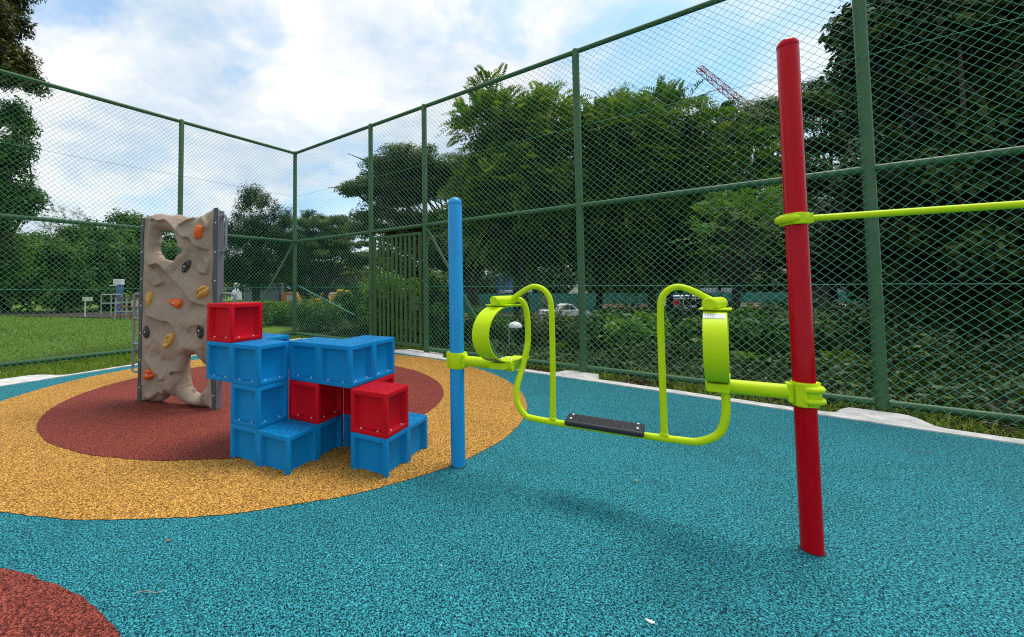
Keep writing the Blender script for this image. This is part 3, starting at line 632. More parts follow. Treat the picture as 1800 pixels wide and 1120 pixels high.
# carved steps: (path, amount, sharp side width, soft side width, side raised)
ridges = [
 ([(0.101, 2.252), (0.16, 2.245), (0.203, 2.222), (0.271, 2.235), (0.35, 2.200), (0.435, 2.219), (0.517, 2.177), (0.615, 2.098), (0.70, 2.01), (0.728, 1.995), (0.821, 1.979), (0.88, 1.90), (0.946, 1.866), (1.02, 1.842), (1.097, 1.842)], 0.040, 0.014, 0.15, 1),
 ([(0.061, 1.823), (0.10, 1.76), (0.149, 1.720), (0.234, 1.651), (0.29, 1.672), (0.366, 1.689), (0.448, 1.65), (0.48, 1.60), (0.515, 1.551), (0.58, 1.50), (0.645, 1.44), (0.772, 1.355), (0.866, 1.248), (0.94, 1.21), (1.018, 1.196), (1.1, 1.17)], 0.045, 0.016, 0.20, 1),
 ([(0.645, 2.17), (0.693, 2.135), (0.771, 2.193), (0.817, 2.215), (0.87, 2.222)], 0.035, 0.012, 0.09, 1),
 ([(0.13, 1.54), (0.155, 1.494), (0.29, 1.418), (0.396, 1.454), (0.43, 1.48)], 0.026, 0.010, 0.13, 1),
 ([(0.90, 1.66), (0.92, 1.616), (0.966, 1.568), (1.049, 1.56), (1.078, 1.636), (1.09, 1.75)], 0.026, 0.012, 0.14, 1),
 ([(0.081, 1.094), (0.15, 1.06), (0.25, 1.047), (0.34, 1.02), (0.415, 1.001), (0.50, 0.995), (0.56, 0.968), (0.61, 0.92), (0.641, 0.886), (0.68, 0.80), (0.721, 0.758), (0.77, 0.70), (0.815, 0.679), (0.85, 0.64), (0.878, 0.599)], 0.045, 0.014, 0.22, 1),
 ([(0.08, 0.511), (0.13, 0.525), (0.18, 0.504), (0.22, 0.45), (0.248, 0.434), (0.31, 0.37), (0.365, 0.356), (0.39, 0.33), (0.415, 0.287), (0.45, 0.24), (0.482, 0.184), (0.53, 0.13), (0.579, 0.096)], 0.042, 0.012, 0.15, 1),
 ([(0.092, 0.678), (0.15, 0.700), (0.192, 0.713), (0.24, 0.765), (0.273, 0.784), (0.30, 0.76), (0.34, 0.707)], 0.018, 0.03, 0.07, -1),
 ([(0.26, 0.66), (0.30, 0.58), (0.344, 0.537), (0.42, 0.512), (0.522, 0.516), (0.60, 0.56), (0.663, 0.589), (0.74, 0.616)], -0.035, 0.09, 0.09, 1),
 ([(0.526, 0.36), (0.555, 0.39), (0.588, 0.406), (0.666, 0.423), (0.729, 0.403)], 0.032, 0.010, 0.14, 1),
 ([(0.382, 0.321), (0.43, 0.312), (0.479, 0.315)], 0.018, 0.01, 0.07, 1),
 ([(0.32, 0.184), (0.35, 0.16), (0.386, 0.153), (0.42, 0.138), (0.451, 0.134)], 0.03, 0.03, 0.12, 1),
 ([(0.12, 0.09), (0.20, 0.06), (0.29, 0.10), (0.34, 0.15)], 0.028, 0.02, 0.1, 1),
 ([(0.646, 1.38), (0.70, 1.35), (0.772, 1.307), (0.835, 1.236), (0.897, 1.189)], 0.022, 0.02, 0.08, -1),
 ([(0.939, 2.249), (0.98, 2.20), (1.032, 2.148), (1.078, 2.062)], 0.022, 0.02, 0.06, -1),
 ([(0.53, 1.66), (0.57, 1.58), (0.60, 1.54)], -0.014, 0.010, 0.02, 1),
 ([(0.56, 1.66), (0.61, 1.57)], -0.014, 0.010, 0.02, 1),
 ([(0.70, 2.00), (0.66, 1.93), (0.66, 1.85)], 0.02, 0.02, 0.08, 1),
 ([(1.06, 0.95), (0.96, 0.98), (0.86, 0.95), (0.80, 0.88)], 0.022, 0.03, 0.12, -1),
]
for path, amp, ws, wl_, side in ridges:
    d_, s_g, _, _, tt_ = seg_dist(U, Z, path, False); s_g = s_g*side
    taper = np.clip(np.minimum(tt_, 1-tt_)*7, 0.0, 1)
    up_side = np.exp(-(d_/wl_)**1.3); low_side = np.exp(-(d_/ws)**1.5)
    Hf += 1.5*amp*taper*np.where(s_g > 0, up_side, low_side*1.0)
def vnoise(U, Z, s, seed):
    r_ = np.random.default_rng(seed); G_ = r_.random((64, 64)); x = U*s; y = Z*s; xi = np.floor(x).astype(int); yi = np.floor(y).astype(int); fx = x-xi; fy = y-yi
    fx = fx*fx*(3-2*fx); fy = fy*fy*(3-2*fy); g_ = lambda a, b_: G_[a % 64, b_ % 64]
    return (g_(xi, yi)*(1-fx)+g_(xi+1, yi)*fx)*(1-fy)+(g_(xi, yi+1)*(1-fx)+g_(xi+1, yi+1)*fx)*fy
# faceted chips
pts_ = rng.random((46, 2))*np.array([1.2, 2.4]); amp_ = rng.normal(0, 0.02, (46, 2))
D_ = (U[..., None]-pts_[:, 0])**2 + (Z[..., None]-pts_[:, 1])**2; ik = D_.argmin(-1)
facet = amp_[ik, 0]*(U-pts_[ik, 0])*4 + amp_[ik, 1]*(Z-pts_[ik, 1])*4
for _ in range(3): facet[1:-1, 1:-1] = (facet[1:-1, 1:-1]*2+facet[2:, 1:-1]+facet[:-2, 1:-1]+facet[1:-1, 2:]+facet[1:-1, :-2])/6
Hf += facet*0.35 + 0.022*(vnoise(U, Z, 4, 3)-0.5) + 0.010*(vnoise(U, Z, 11, 5)-0.5)
# bulged rolls round the holes, rounded rims
Hf += 0.040*np.exp(-((d1-0.075)/0.06)**2) + 0.045*np.exp(-((d2-0.085)/0.07)**2)*(U < 1.0)
rim = np.minimum(np.minimum(d1, d2), np.where((Z > 2.0) | (Z < 0.2), do, 9)); Hf -= 0.055*np.exp(-rim/0.022)
side = np.minimum(U-0.036, 1.135-U); Hf = Hf*sstep(side, -0.01, 0.09)
for _ in range(1): Hf[1:-1, 1:-1] = (Hf[1:-1, 1:-1]*8+Hf[2:, 1:-1]+Hf[:-2, 1:-1]+Hf[1:-1, 2:]+Hf[1:-1, :-2])/12
def hf_at(u, z): return float(Hf[int(np.clip(round((z-zs[0])/hs), 0, nz-1)), int(np.clip(round((u-us[0])/hs), 0, nu-1))])
cu = (U[:-1, :-1]+U[1:, 1:])/2; cz_ = (Z[:-1, :-1]+Z[1:, 1:])/2
keep = inside(cu, cz_, outline) & ~inside(cu, cz_, hole1) & ~inside(cu, cz_, hole2)
idx = np.arange(nu*nz).reshape(nz, nu)
Fq = np.stack([idx[:-1, :-1][keep], idx[:-1, 1:][keep], idx[1:, 1:][keep], idx[1:, :-1][keep]], 1)
used = np.unique(Fq); remap = np.full(nu*nz, -1); remap[used] = np.arange(len(used))
front = np.stack([SX.ravel()[used], SZ.ravel()[used], (Hf.ravel()+0.055)[used]], 1); back = front.copy(); back[:, 2] = -0.03
def toW(a): return np.stack([WO.x+WU.x*a[:, 0]+WN.x*a[:, 2], WO.y+WU.y*a[:, 0]+WN.y*a[:, 2], a[:, 1]], 1)
Fq = remap[Fq]; nv = len(used)
ed = np.concatenate([Fq[:, [0, 1]], Fq[:, [1, 2]], Fq[:, [2, 3]], Fq[:, [3, 0]]]); key = set(map(tuple, ed.tolist()))
bd_ = np.array([(a, b_) for a, b_ in key if (b_, a) not in key])
rimq = np.stack([bd_[:, 1], bd_[:, 0], bd_[:, 0]+nv, bd_[:, 1]+nv], 1)
link('rock_panel', npmesh('rock_panel', np.concatenate([toW(front), toW(back)]), np.concatenate([Fq, Fq[:, ::-1]+nv, rimq]), ROCK), wall, smooth=True)
wall.children[-1].data.set_sharp_from_angle(angle=R(60))
# steel edge channels
for u0, u1, lab in ((-0.012, 0.040, 'l'), (1.132, 1.194, 'r')):
    mb = MB(); nseg = 24; top = 2.262 if lab == 'l' else 2.315
    vs = []; 
    for i in range(nseg+1):
        z = top*i/nseg; wv = 0.010*math.sin(i*1.1+0.5)
        a0, a1 = (u0, u1+wv) if lab == 'l' else (u0+wv, u1)
        vs += [WP(a0, z, 0.060), WP(a1, z, 0.060), WP(a1, z, 0.052), WP(a0, z, 0.052)]
    fs = [tuple(i*4+k for k in q) for i in range(nseg) for q in ((0, 1, 5, 4), (1, 2, 6, 5), (2, 3, 7, 6), (3, 0, 4, 7))] + [(3, 2, 1, 0), tuple(nseg*4+k for k in range(4))]
    st = mb.add(vs, fs).build('edge_strip', DGREY, wall)
    c_ = (u0+u1)/2; uo = u0-0.002 if lab == 'l' else u1+0.002-0.028
    ch = MB(); w0 = 0.028
    ch.box(WP(uo+w0/2, top/2-0.01, 0.002), (w0, 0.10, top-0.03), ax=(WU, WN, UPv)); ch.build('steel_channel', STEEL, wall, bevel=0.006)
    n_b = 7
    for z in ([2.17, 1.837, 1.503, 1.173, 0.837, 0.507, 0.172] if lab == 'l' else [2.14, 1.80, 1.47, 1.14, 0.80, 0.47, 0.165]):
        MB().lathe(WP(c_+0.003, z, 0.060), [(0.010, 0), (0.0095, 0.003), (0.005, 0.006)], 12, tuple(WN)).build('bolt', BOLT, st, True)
# side ladders and grab handle
for sg, u_e in ((-1, -0.012), (1, 1.194)):
    uo = u_e + sg*0.185
    lp = smoothcurve([WP(u_e, 1.318, -0.02), WP(uo-sg*0.06, 1.318, -0.02), WP(uo-sg*0.012, 1.305, -0.02), WP(uo, 1.255, -0.02), WP(uo, 0.85, -0.02), WP(uo, 0.40, -0.02), WP(uo-sg*0.012, 0.355, -0.02), WP(uo-sg*0.06, 0.341, -0.02), WP(u_e, 0.341, -0.02)], 6)
    ld = MB().tube(lp, 0.0165, 12).build('side_ladder', STEEL, wall, True)
    for z in (1.012, 0.686): MB().tube([WP(u_e, z, -0.02), WP(uo, z, -0.02)], 0.0145, 10).build('rung', STEEL, ld, True)
hp = smoothcurve([WP(1.19, 2.20, 0.0), WP(1.235, 2.235, 0.0), WP(1.262, 2.20, 0.0), WP(1.266, 2.10, 0.0), WP(1.264, 1.95, 0.0), WP(1.255, 1.83, 0.0), WP(1.19, 1.80, 0.0)], 6)
MB().tube(hp, 0.0155, 12).build('grab_handle', STEEL, wall, True)
# holds
def hold(u, z, kind, m, size, rot, name_label, seed):
    ico = bmesh.new(); bmesh.ops.create_icosphere(ico, subdivisions=4, radius=1.0); rs = random.Random(seed)
    sx, sz, sy = size
    for v in ico.verts:
        x, y, zc_ = v.co.x, v.co.y, v.co.z     # x across, z up, y out
        k = 1.0
        if kind == 'saddle':                    # two horns and a valley between
            k = 1.0 + 0.55*abs(x)**1.6; yy = y*(0.55+0.75*abs(x)**1.5); zz_ = zc_*(0.75+0.35*x)
            v.co = Vector((x*1.1, yy, zz_ + 0.30*abs(x)**2))
        elif kind == 'heart':
            v.co = Vector((x*(1.0-0.38*(1-zc_)*0.9), y*(0.7+0.45*abs(x)) - 0.22*math.exp(-(x/0.22)**2)*(zc_ > -0.4)*max(y, 0), zc_*1.25 - 0.28*math.exp(-(x/0.3)**2)*(zc_ > 0)))
        elif kind == 'dish':
            rr_ = math.hypot(x, zc_); dent = 0.75*max(0, 1-(rr_/0.62)**2) if y > 0 else 0
            v.co = Vector((x*0.8+0.25*zc_, y*0.8-dent*0.7, zc_*1.2))
        elif kind == 'drop':
            v.co = Vector((x*(1-0.35*zc_), y*0.9-0.35*math.exp(-((x-.1)**2+(zc_-.1)**2)/0.06)*max(y, 0), zc_*1.15+0.2*x))
        elif kind == 'wedge':
            v.co = Vector((max(-0.75, min(0.75, x*1.2)), y*0.9+0.35*max(0, 1-abs(x)*1.6), max(-0.9, min(0.9, zc_*1.2+0.25*x)) ))
        elif kind == 'pinch':
            v.co = Vector((x*1.15, y*(1.0-0.75*math.exp(-((zc_-0.15-0.3*x)/0.18)**2)), zc_*0.9+0.25*x))
        n_ = 0.03*math.sin(5*v.co.x+seed)*math.sin(6*v.co.z+seed*2); v.co += v.co.normalized()*n_
    cr, sr = math.cos(rot), math.sin(rot); h0 = 0.055+hf_at(u, z)-0.008
    for v in ico.verts:
        x, y, zc_ = v.co; a_, b_ = x*sx, zc_*sz; v.co = WP(u + a_*cr-b_*sr, z + a_*sr+b_*cr, h0 + max(y, -0.15)*sy)
    me = bpy.data.meshes.new('hold'); ico.to_mesh(me); ico.free(); me.materials.append(m)
    o = link('hold', me, wall, smooth=True); o['label'] = name_label
    MB().lathe(WP(u, z, h0+sy*0.42), [(0.010, 0), (0.010, sy*0.25), (0.006, sy*0.3)], 12, tuple(WN)).build('bolt', BOLT, o, True)
hold(0.966, 2.038, 'wedge', ORH, (0.062, 0.085, 0.075), R(-8), 'blocky orange hold near the top right', 1)
hold(0.758, 1.641, 'dish', BKH, (0.060, 0.072, 0.065), R(-18), 'black hold with a dished middle', 2)
hold(1.008, 1.340, 'pinch', YEH, (0.078, 0.078, 0.080), R(8), 'ochre hold with a split top', 3)
hold(0.181, 1.251, 'heart', YEH, (0.066, 0.092, 0.080), 0, 'ochre heart-shaped hold', 4)
hold(0.602, 1.210, 'saddle', ORH, (0.095, 0.070, 0.080), R(-12), 'orange saddle-shaped hold', 5)
hold(0.121, 0.855, 'drop', BKH, (0.046, 0.066, 0.060), R(10), 'small black hold at the left edge', 6)
hold(0.480, 0.761, 'dish', YEH, (0.080, 0.095, 0.070), R(-28), 'ochre hold tilted like an ear', 7)
hold(0.985, 0.896, 'dish', BKH, (0.060, 0.078, 0.065), R(15), 'black hold beside the red block', 8)
hold(0.171, 0.344, 'pinch', ORH, (0.072, 0.088, 0.070), R(-28), 'orange split hold near the foot', 9)

# ------------------------------------------------------------------ plants
def unit(v): return v/np.maximum(np.linalg.norm(v, axis=1, keepdims=True), 1e-9)
def leaves(cent, nrm, size, aspect=0.45, fold=0.25, along=None):
    """one folded leaf (two quads -> two tris each side) per centre; returns V, F"""
    n = len(cent); nrm = unit(nrm)
    a = rng.normal(size=(n, 3)) if along is None else along
    t = unit(a - nrm*(a*nrm).sum(1, keepdims=True)); s = np.cross(nrm, t)
    sz = size[:, None] if hasattr(size, '__len__') else size
    tip = cent + t*sz*0.5; base = cent - t*sz*0.5
    l = cent + s*sz*aspect*0.5 + nrm*sz*fold*0.3; r_ = cent - s*sz*aspect*0.5 + nrm*sz*fold*0.3
    V = np.stack([base, r_, tip, l], 1).reshape(-1, 3); i = np.arange(n)*4
    F_ = np.stack([i, i+1, i+2, i+3], 1)
    return V, F_
def blobs_in(ells, n, flat=1.0, pw=0.45):
    """clump centres spread through a union of ellipsoids, biased to the shell"""
    vol = np.array([e[1][0]*e[1][1]*e[1][2] for e in ells])**0.75; vol /= vol.sum(); k = rng.choice(len(ells), n, p=vol)
    d = unit(rng.normal(size=(n, 3))); rr_ = rng.random(n)**pw
    C_ = np.array([e[0] for e in ells])[k]; R_ = np.array([e[1] for e in ells])[k]
    return C_ + d*R_*rr_[:, None]*0.92, d
def crown_mesh(name, ells, nb, br, nl, ls, m, aspect=0.5, droop=0.0, flat=1.0, hue=0.5, zflat=1.0):
    B_, D0 = blobs_in(ells, nb)
    rad = br*(0.6+0.8*rng.random(nb)); cnt = np.maximum(3, (nl*rad**2/(rad**2).sum()).astype(int))
    k = np.repeat(np.arange(nb), cnt); n = len(k)
    d = unit(rng.normal(size=(n, 3))); rr_ = rng.random(n)**0.55
    off = d*(rad[k]*rr_)[:, None]*np.array([1, 1, zflat]); c = B_[k] + off
    nrm = unit(d*0.7 + D0[k]*0.4 + rng.normal(size=(n, 3))*0.55 + np.array([0, 0, 0.55*flat]))
    al = rng.normal(size=(n, 3))*0.8 + d + np.array([0, 0, -droop])
    V, F_ = leaves(c, nrm, ls*(0.65+0.7*rng.random(n)), aspect, 0.3, al)
    clump = rng.random(nb)
    leaf_tone = np.clip(clump[k]*0.55*hue*2 + rng.random(n)*0.45, 0, 1)
    return npmesh(name, V, F_, m, leaf_tone), B_
def limbs(name, base, fork, tips, r0, m, parent, seed=0, bend=0.15):
    rs = random.Random(seed); mb = MB(); base = Vector(base); fork = Vector(fork)
    pts = smoothcurve([base, base.lerp(fork, 0.5)+Vector((rs.uniform(-1, 1), rs.uniform(-1, 1), 0))*0.08*(fork-base).length, fork], 5)
    n_ = len(pts); mb.tube(pts, [r0*(1.25-0.45*min(1, i/(n_-1)*1.0)) for i in range(n_)], 10)
    for tp in tips:
        tp = Vector(tp); st = pts[max(1, int(n_*rs.uniform(0.65, 0.99)))-1]; l_ = (tp-st).length
        mid = st.lerp(tp, 0.45)+Vector((rs.uniform(-1, 1), rs.uniform(-1, 1), rs.uniform(-0.2, 1)))*bend*l_
        c_ = smoothcurve([st, mid, tp], 5); k = len(c_); rb = r0*rs.uniform(0.3, 0.55)
        mb.tube(c_, [rb*(1-0.85*i/(k-1)) for i in range(k)], 6)
        for _ in range(2):
            p0 = c_[rs.randint(3, k-2)]; e_ = p0+Vector((rs.uniform(-1, 1), rs.uniform(-1, 1), rs.uniform(0, 1)))*l_*0.3
            mb.tube([p0, p0.lerp(e_, 0.5)+Vector((0, 0, 0.05*l_)), e_], [rb*0.45, rb*0.3, rb*0.1], 5)
    return mb.build(name, m, parent, True)
LM = dict(  # wide tone ranges: near-black shade and lit highlights put into leaf colours
 dark=leafmat('dark_leaf', [(0.004, 0.011, 0.003), (0.014, 0.034, 0.006), (0.040, 0.078, 0.012), (0.13, 0.17, 0.030)], 0.15, 0.5),
 olive=leafmat('olive_leaf', [(0.024, 0.030, 0.007), (0.050, 0.066, 0.014), (0.09, 0.11, 0.025), (0.15, 0.16, 0.04)], 0.2),
 mid=leafmat('mid_leaf', [(0.016, 0.044, 0.007), (0.038, 0.092, 0.012), (0.080, 0.155, 0.020), (0.16, 0.24, 0.034)], 0.28),
 rain=leafmat('rain_leaf', [(0.020, 0.038, 0.007), (0.042, 0.075, 0.013), (0.080, 0.125, 0.020), (0.14, 0.18, 0.032)], 0.28, 0.6),
 frond=leafmat('frond_leaf', [(0.012, 0.034, 0.005), (0.048, 0.108, 0.012), (0.13, 0.21, 0.022), (0.30, 0.32, 0.05)], 0.32),
 fresh=leafmat('fresh_leaf', [(0.04, 0.095, 0.012), (0.075, 0.17, 0.018), (0.14, 0.26, 0.030), (0.24, 0.35, 0.05)], 0.32),
 grass=leafmat('grass_blade', [(0.04, 0.085, 0.01), (0.10, 0.19, 0.018), (0.19, 0.29, 0.035), (0.30, 0.32, 0.08)], 0.3, 0.6))
def E_(px, py, Y, rx, ry, rz=None):
    """ellipsoid: centre where the photo shows it at distance Y, radii in metres"""
    c = at(px, py, Y); return ((c.x, c.y, c.z), (rx, ry, rz if rz else rx))
def tree(label, ells, nb, br, nl, ls, lm, trunk, r0=0.18, bark=BARK, cat='tree', name='tree', group=None, ntips=14, **k):
    bx_, by_ = trunk; z0 = gz(bx_, by_)
    t_ = thing(name, label, cat, (bx_, by_, z0), group)
    me, B_ = crown_mesh('crown', ells, nb, br, nl, ls, LM[lm], **k); link('crown', me, t_)
    C_ = np.array([e[0] for e in ells]); R_ = np.array([e[1] for e in ells]); zlow = float((C_[:, 2]-R_[:, 2]).min()); ztop = float((C_[:, 2]+R_[:, 2]).max())
    sel = rng.choice(len(B_), min(ntips, len(B_)), replace=False); cc_ = C_.mean(0)
    fz = max(z0+0.25*(ztop-z0), min(zlow+0.25*(ztop-zlow), z0+0.6*(ztop-z0)))
    limbs('trunk', (bx_, by_, z0-0.15), (bx_*0.5+cc_[0]*0.5, by_*0.5+cc_[1]*0.5, fz), [tuple(v) for v in B_[sel]], r0, bark, t_, seed=int(abs(bx_)*10))
    return t_
def X_(px, Y): return (px-PX)*Y/F
def frond_tree(label, ells, ntip, per, trunk, lm='frond', rl=0.85, seed=1, r0=0.14, group=None, leaf=0.12, pairs=11, up=0.75, fill=0):
    """tree whose leaves are long feathery fronds of paired leaflets"""
    bx_, by_ = trunk; z0 = gz(bx_, by_); t_ = thing('tree', label, 'tree', (bx_, by_, z0), group)
    T, D0 = blobs_in(ells, ntip, pw=0.16); n = ntip*per; k = np.repeat(np.arange(ntip), per)
    tone = rng.random(ntip); ft = rng.random(n)
    d = unit(D0[k]*0.9 + rng.normal(size=(n, 3))*0.75 + np.array([0, 0, up])); l_ = rl*(0.55+0.6*rng.random(n))
    base = T[k] + rng.normal(size=(n, 3))*0.12
    side = unit(np.cross(d, np.array([0, 0, 1.0])+rng.normal(size=(n, 3))*0.35)); nrm = np.cross(side, d)
    Vs = []; Rn = []
    for j in range(pairs):
        f = (j+0.8)/pairs; p = base + d*(l_*f)[:, None] + np.array([0, 0, -1.0])*(0.35*l_*f**2)[:, None]
        dd = unit(d + np.array([0, 0, -1.0])*0.7*f)
        ll = leaf*(math.sin(math.pi*(0.12+0.80*f))**0.6)
        for sg in (-1, 1):
            al = unit(side*sg + dd*0.85 + np.array([0, 0, -0.25])); c_ = p + al*ll*0.5
            V, _ = leaves(c_, nrm + rng.normal(size=(n, 3))*0.25, ll, 0.27, 0.15, al); Vs.append(V)
            Rn.append(np.clip(tone[k]*0.30+ft*0.50+rng.random(n)*0.12 + (0.18 if f > 0.7 else 0), 0, 1))
    V = np.concatenate(Vs); F_ = np.arange(len(V)).reshape(-1, 4)
    link('crown', npmesh('crown', V, F_, LM[lm], np.concatenate(Rn)), t_)
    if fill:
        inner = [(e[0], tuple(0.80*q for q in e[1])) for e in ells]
        me, _ = crown_mesh('inner_foliage', inner, 180, 0.5, fill, 0.17, LM['dark'], aspect=0.4, hue=0.5, droop=0.5); link('inner_foliage', me, t_)  # dark leaf colour stands in for the deep shade inside the crown
    C_ = np.array([e[0] for e in ells]).mean(0); sel = rng.choice(ntip, min(26, ntip), replace=False)
    limbs('trunk', (bx_, by_, z0-0.15), (C_[0]*0.6+bx_*0.4, C_[1]*0.6+by_*0.4, max(z0+1.2, C_[2]-1.8)), [tuple(v) for v in T[sel]], r0, DBARK, t_, seed=seed)
    return t_
# ---- tall trees at the left edge, just beyond the left fence
tree('tall leafy tree with olive dark leaves rising at the left edge above the fence', [E_(-10, 40, 12, 0.95, 0.9, 0.9), E_(25, 125, 12, 0.75, 0.8, 0.5), E_(-10, 110, 12, 0.8, 0.8, 0.6), E_(-40, -150, 12, 1.3, 1.2, 1.4), E_(10, -40, 12.5, 0.9, 1, 1.0)], 330, 0.30, 46000, 0.13, 'olive', (X_(-190, 12), 12), 0.2, hue=0.4, aspect=0.36)
tree('slim fresh green tree at the left edge seen through the fence mesh', [E_(28, 205, 13, 0.6, 0.7, 0.6), E_(15, 260, 13, 0.75, 0.7, 0.7), E_(35, 345, 13, 0.55, 0.6, 0.6), E_(-5, 290, 13, 0.95, 0.8, 1.0), E_(15, 370, 13, 0.75, 0.8, 0.6), E_(-40, 380, 13, 1.0, 1, 1.6), E_(-10, 450, 13.5, 0.9, 0.9, 1.0)], 260, 0.30, 36000, 0.12, 'mid', (X_(-30, 13), 13.2), 0.14, hue=0.4, aspect=0.42)
# ---- trees and bushes behind the lawn
G1 = 'trees along the far edge of the lawn'
lawn_trees = [
 ('dark spreading tree behind the lawn nearest the left edge of the view', [E_(20, 455, 25, 2.3, 2.2, 1.8), E_(-60, 430, 25, 2.8, 2.4, 2.4), E_(10, 515, 24.5, 2.6, 1.6, 0.9)], (X_(15, 25), 25), 'mid', 220, 0.6, 26000, 0.19),
 ('bushy mid green tree behind the lawn left of the white post sign', [E_(110, 470, 24, 1.9, 1.8, 1.7), E_(85, 440, 24.5, 1.3, 1.5, 1.0), E_(125, 512, 23.6, 1.9, 1.2, 0.9)], (X_(105, 24), 24), 'mid', 200, 0.5, 24000, 0.17),
 ('dense green tree behind the lawn between the sign and the rock wall', [E_(185, 455, 26, 2.0, 2, 1.9), E_(150, 415, 26, 1.2, 1.5, 0.8), E_(190, 512, 25.6, 2.2, 1.3, 1.0)], (X_(180, 26), 26), 'mid', 200, 0.52, 24000, 0.18),
 ('round topped tree rising behind the lawn left of the rock wall', [E_(225, 420, 29, 1.8, 1.8, 1.9), E_(245, 470, 29, 2.2, 2, 1.9), E_(232, 388, 29, 1.1, 1.1, 0.8), E_(250, 515, 28.6, 2.2, 1.4, 1.1)], (X_(230, 29), 29), 'mid', 200, 0.55, 22000, 0.19),
 ('leafy tree seen through the upper hole of the rock wall', [E_(300, 440, 28, 2.0, 2, 1.5), E_(340, 470, 28, 2.2, 2, 1.6), E_(325, 515, 27.7, 2.6, 1.4, 1.0)], (X_(310, 28), 28), 'mid', 180, 0.55, 20000, 0.19),
]
for lab, el, tr, lm, nb, br, nl, ls in lawn_trees: tree(lab, el, nb, br, nl, ls, lm, tr, 0.18, group=G1, hue=0.55, aspect=0.6)
tree('large dark rounded tree between the rock wall and the fence corner', [E_(450, 400, 34, 2.4, 2.4, 3.6), E_(425, 455, 34, 2.6, 2.2, 2.2), E_(485, 440, 34, 2.2, 2.2, 2.4), E_(448, 350, 34, 1.3, 1.3, 1.2), E_(410, 410, 34, 1.6, 1.6, 1.6), E_(495, 400, 34.5, 1.7, 1.6, 2.0), E_(450, 480, 33, 3.2, 2.2, 1.6)], 420, 0.55, 52000, 0.18, 'dark', (X_(455, 34), 34), 0.3, hue=0.4, aspect=0.35)
# thin feathery tree
frond_tree('thin pale feathery tree with open branches behind the lawn trees', [E_(115, 395, 32, 1.6, 1.2, 1.3)], 60, 4, (X_(118, 32), 32), 'mid', rl=0.8, seed=4, r0=0.09, leaf=0.15, pairs=6, up=0.9)
# ---- umbrella shaped rain trees
def umbrella(label, cx, Y, discs, trunk_px, nl, ls, seed, fork=(0, 0, 2.6), r0=0.34, name='tree', nb=90, lm='rain', low=0.0):
    bx_, by_ = X_(trunk_px, Y), Y; z0 = gz(bx_, by_); t_ = thing('tree', label, 'tree', (bx_, by_, z0))
    me, B_ = crown_mesh('crown', discs, nb, 0.85, nl, ls, LM[lm], aspect=0.5, flat=2.2, hue=0.55, zflat=0.38)
    link('crown', me, t_); sel = rng.choice(len(B_), min(34, len(B_)), replace=False)
    limbs('trunk', (bx_, by_, z0-0.2), (bx_+fork[0], by_+fork[1], z0+fork[2]), [tuple(v-np.array([0, 0, 0.25])) for v in B_[sel]], r0, DBARK, t_, seed=seed, bend=0.10)
    return t_
umbrella('far umbrella-shaped rain tree right of the fence corner', 560, 46, [E_(555, 395, 46, 4.2, 4, 1.5), E_(520, 425, 46, 3.2, 3, 1.2), E_(600, 425, 45, 3.4, 3, 1.2), E_(560, 440, 44, 3.6, 3, 1.0), E_(640, 455, 46, 3, 3, 0.9), E_(520, 470, 48, 4, 3, 2.2), E_(600, 475, 52, 3, 3, 1.4)], 575, 90000, 0.22, 3, fork=(0, 0, 4), nb=330)
umbrella('wide umbrella-shaped rain tree with dark bare limbs above the gate', 720, 30, [E_(720, 285, 30, 3.6, 3.2, 1.0), E_(655, 325, 29, 2.4, 2.4, 0.65), E_(800, 300, 30, 3.4, 3, 1.0), E_(700, 345, 31, 2.8, 2.6, 0.8), E_(870, 340, 31, 3.0, 3, 0.9), E_(760, 385, 30, 2.6, 2.6, 0.6), E_(830, 410, 31, 2.6, 2.6, 0.6), E_(625, 335, 28.5, 1.5, 1.6, 0.4), E_(660, 372, 30, 2.2, 2.4, 0.7), E_(705, 405, 32, 2.6, 2.4, 0.8), E_(640, 398, 36, 2.6, 2.4, 0.8), E_(690, 300, 30, 2.4, 2.6, 0.9), E_(740, 330, 31, 3.0, 2.6, 1.0)], 850, 130000, 0.17, 8, fork=(-1.0, 0, 4.2), r0=0.42, nb=640)
umbrella('broad dark rain tree with layered crown behind the red post', 1400, 27, [E_(1490, 165, 27, 2.6, 2.6, 1.0), E_(1420, 185, 27, 3.6, 3.2, 1.2), E_(1350, 205, 27, 2.6, 2.6, 1.0), E_(1310, 225, 27, 1.8, 2, 0.9), E_(1340, 230, 26, 2.6, 2.6, 0.9), E_(1480, 250, 27, 3.4, 3, 1.1), E_(1360, 300, 27, 3.0, 3, 1.0), E_(1450, 320, 26, 3, 3, 1.0), E_(1550, 200, 28, 3.6, 3.4, 1.8), E_(1330, 370, 28, 3.2, 3, 1.0)], 1440, 120000, 0.17, 9, fork=(0, 0, 5.5), r0=0.45, nb=560)
